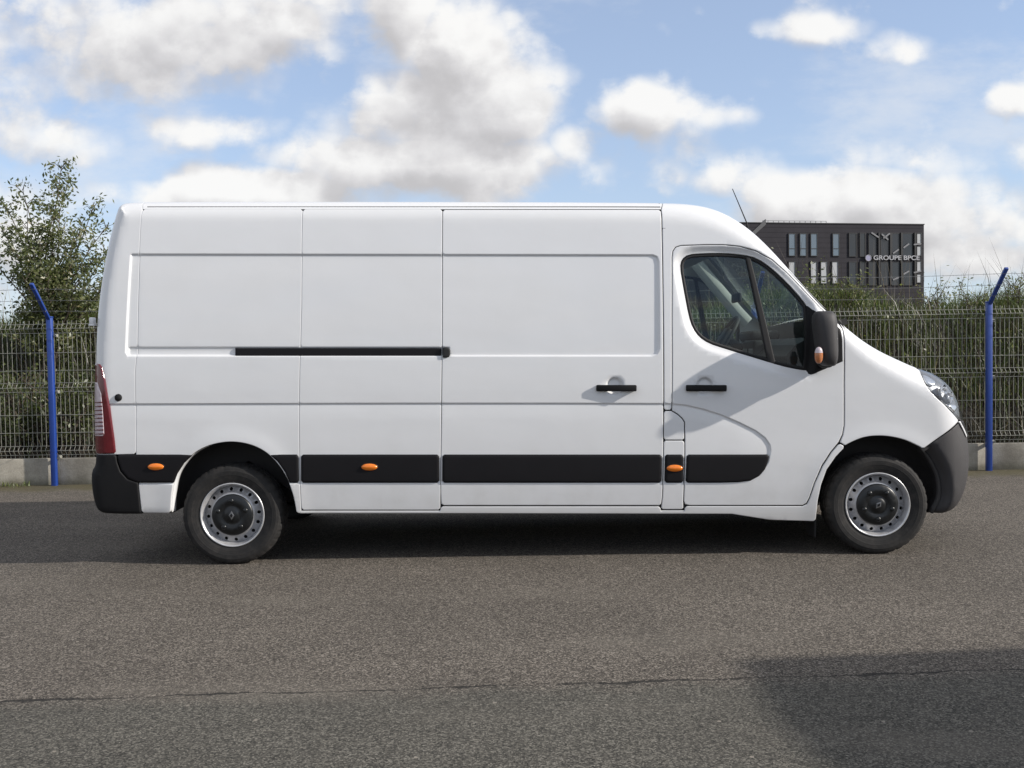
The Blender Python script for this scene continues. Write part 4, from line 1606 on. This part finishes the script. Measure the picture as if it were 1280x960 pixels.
# weeds and moss at the plinth foot
xx = rng.uniform(-9, 10, 4200)
keep = (np.sin(xx * 1.9 + .7) + .6 * np.sin(xx * 5.3)) > .35
xx = xx[keep]
b5 = np.stack([xx, FY - .03 - np.abs(rng.normal(0, .08, len(xx))), np.zeros(len(xx))], 1)
V, F, t = blades(b5, rng.uniform(.02, .085, len(xx)), rng.uniform(.004, .010, len(xx)), rng.uniform(.2, 1.1, len(xx)), np.clip(rng.normal(.55, .2, len(xx)), 0, 1))
tag(fast_mesh('plinth_weeds', V, F, t, M_GRASS), 'low weeds and moss along the foot of the concrete plinth', 'weeds', kind='stuff')


def shrub(name, label, cat, base, tips, per, leaf, spread, group=None, tone0=.5, thick=.022, flat=.42):
    root = thing(name, label, cat, base, group)
    mb = MB()
    pos = []
    for tip, dens_ in tips:
        tip = Vector(tip) - Vector(base)
        st = Vector((random.uniform(-.12, .12), random.uniform(-.1, .1), -.05))
        pts = []
        for i in range(7):
            f_ = i / 6
            p = st.lerp(tip, f_) + Vector((random.gauss(0, .03), random.gauss(0, .03), 0)) * (1 if 0 < i < 6 else 0)
            p += Vector((tip.x, tip.y, 0)) * (-.25 * math.sin(math.pi * f_))
            pts.append(p)
        mb.tube(pts, [thick * (1 - .85 * i / 6) for i in range(7)], 5)
        L = (tip - st).length
        nb = int(9 * L)
        for b in range(nb):
            f_ = random.uniform(.18, 1.0)
            i = min(int(f_ * 6), 5)
            p0 = pts[i].lerp(pts[i + 1], f_ * 6 - i)
            a = random.uniform(0, 6.28)
            ln = spread * random.uniform(.4, 1.0) * (1.15 - .75 * f_)
            p1 = p0 + Vector((math.cos(a) * ln, math.sin(a) * ln, ln * random.uniform(.3, 1.1)))
            pm = p0.lerp(p1, .5) + Vector((0, 0, .04))
            mb.tube([p0, pm, p1], [.28 * thick, .18 * thick, .09 * thick], 4, False)
            k = int(per * dens_ * random.uniform(.6, 1.4) * (.55 + ln / spread))
            for _ in range(k):
                q = random.uniform(.25, 1.08)
                pp = p0.lerp(p1, q) + Vector((random.gauss(0, .05), random.gauss(0, .05), random.gauss(0, .05)))
                pos.append(pp)
    mb.obj('trunk', M_BARK, root)
    pos = np.array([tuple(p) for p in pos])
    n = len(pos)
    V, F, t = leaves(pos, rng.uniform(.55, 1.15, n) * leaf, np.clip(rng.normal(tone0, .22, n), 0, 1))
    fast_mesh('crown', V, F, t, M_LEAF, root)
    return root


TY = 12.4
tb = at(62, 425, TY)
tb.z = float(bank_z(tb.x, TY))
tips = [(at(px, py, TY + dy), dn) for px, py, dy, dn in ((77, 206, 0, .9), (86, 226, .3, .9), (68, 262, -.2, 1), (28, 236, .2, .7), (34, 262, -.3, .9), (8, 258, .1, .8), (-22, 250, .2, .8), (118, 252, .0, .8), (104, 275, .3, 1),
        (136, 280, .2, .8), (150, 300, 0, .8), (90, 300, -.4, 1.2), (50, 300, -.4, 1.2), (14, 310, -.4, 1.1), (-12, 320, .2, 1.1), (120, 320, -.3, 1.2), (60, 340, -.6, 1.3), (28, 345, -.6, 1.3), (100, 350, -.6, 1.3), (140, 350, -.2, 1.1), (170, 330, .3, 1))]
shrub('young_tree', 'leafy young poplar with several stems behind the fence near the van tail', 'tree', tb, tips, 42, .034, .50)
# lower undergrowth below the tree
for px, lab in ((10, 'low dark bush behind the mesh sheet under the young poplar crown'), (95, 'low dark bush pressed against the mesh next to the van tail')):
    b = at(px, 520, 11.6)
    b.z = float(bank_z(b.x, 11.6))
    tp = [((b.x + random.uniform(-.55, .55), 11.5 + random.uniform(-.4, .5), b.z + random.uniform(.4, 1.1)), 1.0) for _ in range(11)]
    shrub('low_bush', lab, 'bush', b, tp, 22, .034, .36, 'bushes under the poplar', .25)
# taller tufts on the bank by the right-hand post
for px, py, lab in ((1062, 345, 'pale feathery weed clump on the bank in front of the dark building'), (1160, 352, 'green bushy clump on the bank beside the dark building corner'), (1215, 352, 'loose twiggy clump on the bank just behind the blue post arm'), (1275, 345, 'loose twiggy clump on the bank beyond the blue post arm')):
    b = at(px, 400, 13.2)
    b.z = float(bank_z(b.x, 13.2))
    tp = []
    for _ in range(9):
        q = at(px + random.uniform(-26, 26), py + random.uniform(-6, 24), 13.2 + random.uniform(-.3, .3))
        tp.append((q, .5))
    shrub('weed_clump', lab, 'weeds', b, tp, 16, .026, .26, 'clumps on the bank', .6, .012)

# ------------------------------------------------------------------ office building far behind
BD = 120.0


def clad_b(k, bs):
    tc = k.n('ShaderNodeTexCoord').outputs['Object']
    x, y, z = k.sep(tc)
    n1 = k.noise(tc, .6, 4, .6)
    ln = k.m('LESS_THAN', k.m('FRACT', k.m('MULTIPLY', z, 1.6)), .12)
    c = k.mix(n1, (.034, .032, .037), (.052, .049, .056))
    k.put(bs.inputs['Base Color'], k.mix(k.m('MULTIPLY', ln, .5), c, (.012, .012, .014)))
    bs.inputs['Roughness'].default_value = .8
    bs.inputs['Specular IOR Level'].default_value = .12


M_CLAD = mat('charcoal_cladding', clad_b)
M_WGL = simple('window_glass', (.10, .13, .16), .06, coat=1.0, var=.25, vscale=.4, spec=1.0)
M_WDK = simple('dark_bay_glass', (.02, .022, .026), .08, coat=.6, var=.3, vscale=.3)
M_PALE = simple('pale_pane', (.42, .43, .44), .6, var=.15, vscale=.7)
M_FRAME = simple('window_frame_black', (.015, .015, .017), .5)
M_SIGN = simple('sign_letters', (.38, .38, .40), .5)
M_DISC = simple('sign_disc', (.30, .29, .42), .5)
M_STAIR = simple('stair_white', (.20, .20, .21), .6)
M_PARA = simple('parapet_grey', (.09, .09, .095), .6)
bld = thing('office_building', 'dark charcoal office block with lettered sign beyond the bank', 'building')
# building frame: origin at the roof corner on the right, x runs left-to-right along the facade
cr, cl_ = at(1155, 281, BD + 3.0), at(930, 279, BD - 1.5)
ang = math.atan2(cr.y - cl_.y, cr.x - cl_.x)
bld.location = (cr.x, cr.y, 0)
bld.rotation_euler = (0, 0, ang)
BI = (Matrix.Translation(bld.location) @ Matrix.Rotation(ang, 4, 'Z')).inverted()
TOPZ = cr.z


def bl(px, py, y=0.0):
    """facade coordinates (x, z) of a picture point on the building's front plane"""
    o = BI @ CAM
    d = BI.to_3x3() @ ray(px, py)
    t = (y - o.y) / d.y
    return o.x + d.x * t, o.z + d.z * t


xl_ = bl(905, 300)[0]
M_ = MB().box(xl_, 0, .02, 14, -1, TOPZ)
M_.obj('wall', M_CLAD, bld)
MB().box(xl_ - .1, .06, -.06, 14.1, TOPZ, TOPZ + .12).obj('parapet_cap', M_FRAME, bld)


def bwin(x0, x1, y0, y1, gm, bar=True):
    (a, zt), (b, zb) = bl(x0, y0), bl(x1, y1)
    fr = MB()
    t = .09
    fr.box(a - t, a, -.10, .02, zb - t, zt + t)
    fr.box(b, b + t, -.10, .02, zb - t, zt + t)
    fr.box(a, b, -.10, .02, zt, zt + t)
    fr.box(a, b, -.10, .02, zb - t, zb)
    if bar:
        zm = zb + (zt - zb) * .32
        fr.box(a, b, -.09, .0, zm - .04, zm + .04)
    f = fr.obj('window', M_FRAME, bld)
    MB().box(a, b, -.045, .01, zb, zt).obj('pane', gm, f)


for x0, x1 in ((986, 993.5), (1000, 1007.5), (1013.5, 1021), (1041, 1048.5)):
    bwin(x0, x1, 292.5, 319.5, M_WGL)
for x0, x1, mm in ((986, 993.5, M_PALE), (1013.5, 1020.5, M_PALE), (1026, 1033.5, M_PALE), (1040, 1047, M_PALE)):
    bwin(x0, x1, 327.5, 354, mm)
for x0, x1 in ((1061.5, 1070), (1075, 1081), (1086, 1095), (1101, 1110.5), (1115, 1123.5), (1128, 1140)):
    bwin(x0, x1, 292, 320, M_WDK, False)
    bwin(x0, x1, 328, 356, M_WDK, False)
for y0, y1 in ((292, 304), (308, 319), (327, 339), (343, 353)):
    bwin(1146, 1151, y0, y1, M_PALE, False)  # pale pane colour stands in for sky showing through the open end
for (x0, y0, x1, y1) in ((1115, 317, 1122, 312), (1128, 310, 1135, 305), (1141, 306, 1150, 305), (1115, 350, 1122, 347), (1128, 343, 1135, 339), (1141, 341, 1150, 339), (1088, 291, 1097, 297), (1101, 293, 1109, 300), (1103, 298, 1111, 292)):
    (a, za), (b, zb) = bl(x0, y0), bl(x1, y1)
    MB().tube([(a, -.16, za), (b, -.16, zb)], .13, 4).obj('stair_flight', M_STAIR, bld)
for x0 in (1098, 1112.5, 1126, 1143):
    (a, zt), (_, zb) = bl(x0, 291), bl(x0, 356)
    MB().box(a - .11, a + .11, -.22, .02, zb, zt).obj('fin', M_FRAME, bld)
# roof balustrade on the left part, stepping down past the corner
(a, z1), (b, z2) = bl(957, 279), bl(1037, 278)
rl_ = part('roof_railing', bld)
for s in range(13):
    x = a + (b - a) * s / 12
    MB().box(x - .03, x + .03, .8, .86, TOPZ, TOPZ + .42).obj('baluster', M_STAIR, rl_)
MB().box(a, b, .79, .87, TOPZ + .42, TOPZ + .47).obj('handrail', M_STAIR, rl_)
(c_, z3), (d_, z4) = bl(940, 290), bl(957, 279)
mesh_obj('slanted_parapet', [(c_, -.1, z3 - .6), (d_, -.1, TOPZ - .15), (d_, -.1, TOPZ + .5), (c_, -.1, z3), (c_, .2, z3 - .6), (d_, .2, TOPZ - .15), (d_, .2, TOPZ + .5), (c_, .2, z3)],
         [(0, 1, 2, 3), (7, 6, 5, 4), (0, 4, 5, 1), (1, 5, 6, 2), (2, 6, 7, 3), (3, 7, 4, 0)], M_PARA, bld)
# sign
sg = part('sign', bld)
cu = bpy.data.curves.new('t', 'FONT')
cu.body = 'GROUPE BPCE'
cu.extrude = .06
cu.offset = 0.018
to = bpy.data.objects.new('t', cu)
COL.objects.link(to)
bpy.context.view_layer.update()
me = bpy.data.meshes.new_from_object(to.evaluated_get(bpy.context.evaluated_depsgraph_get()))
bpy.data.objects.remove(to)
co = np.array([v.co[:] for v in me.vertices])
lo, hi = co.min(0), co.max(0)
(a, z1), (b, z2) = bl(1091.5, 319.3, -.2), bl(1149, 325.2, -.2)
for v in me.vertices:
    fx = (v.co.x - lo[0]) / (hi[0] - lo[0])
    fz = (v.co.y - lo[1]) / (hi[1] - lo[1])
    v.co = (a + fx * (b - a), -.24 - v.co.z, z2 + fz * (z1 - z2))
me.materials.clear()
me.materials.append(M_SIGN)
o = bpy.data.objects.new('sign_lettering', me)
COL.objects.link(o)
o.parent = sg
cx, cz = bl(1085, 322.5, -.2)
o = MB().lathe([(.40, 0), (.40, -.1), (.30, -.12), (.001, -.12)], 28).obj('sign_disc', M_DISC, sg)
o.location = (cx, -.18, cz)
o = MB().lathe([(.40, -.1), (.40, -.14), (.34, -.14), (.34, -.1)], 28).obj('sign_ring', M_SIGN, sg)
o.location = (cx, -.18, cz)
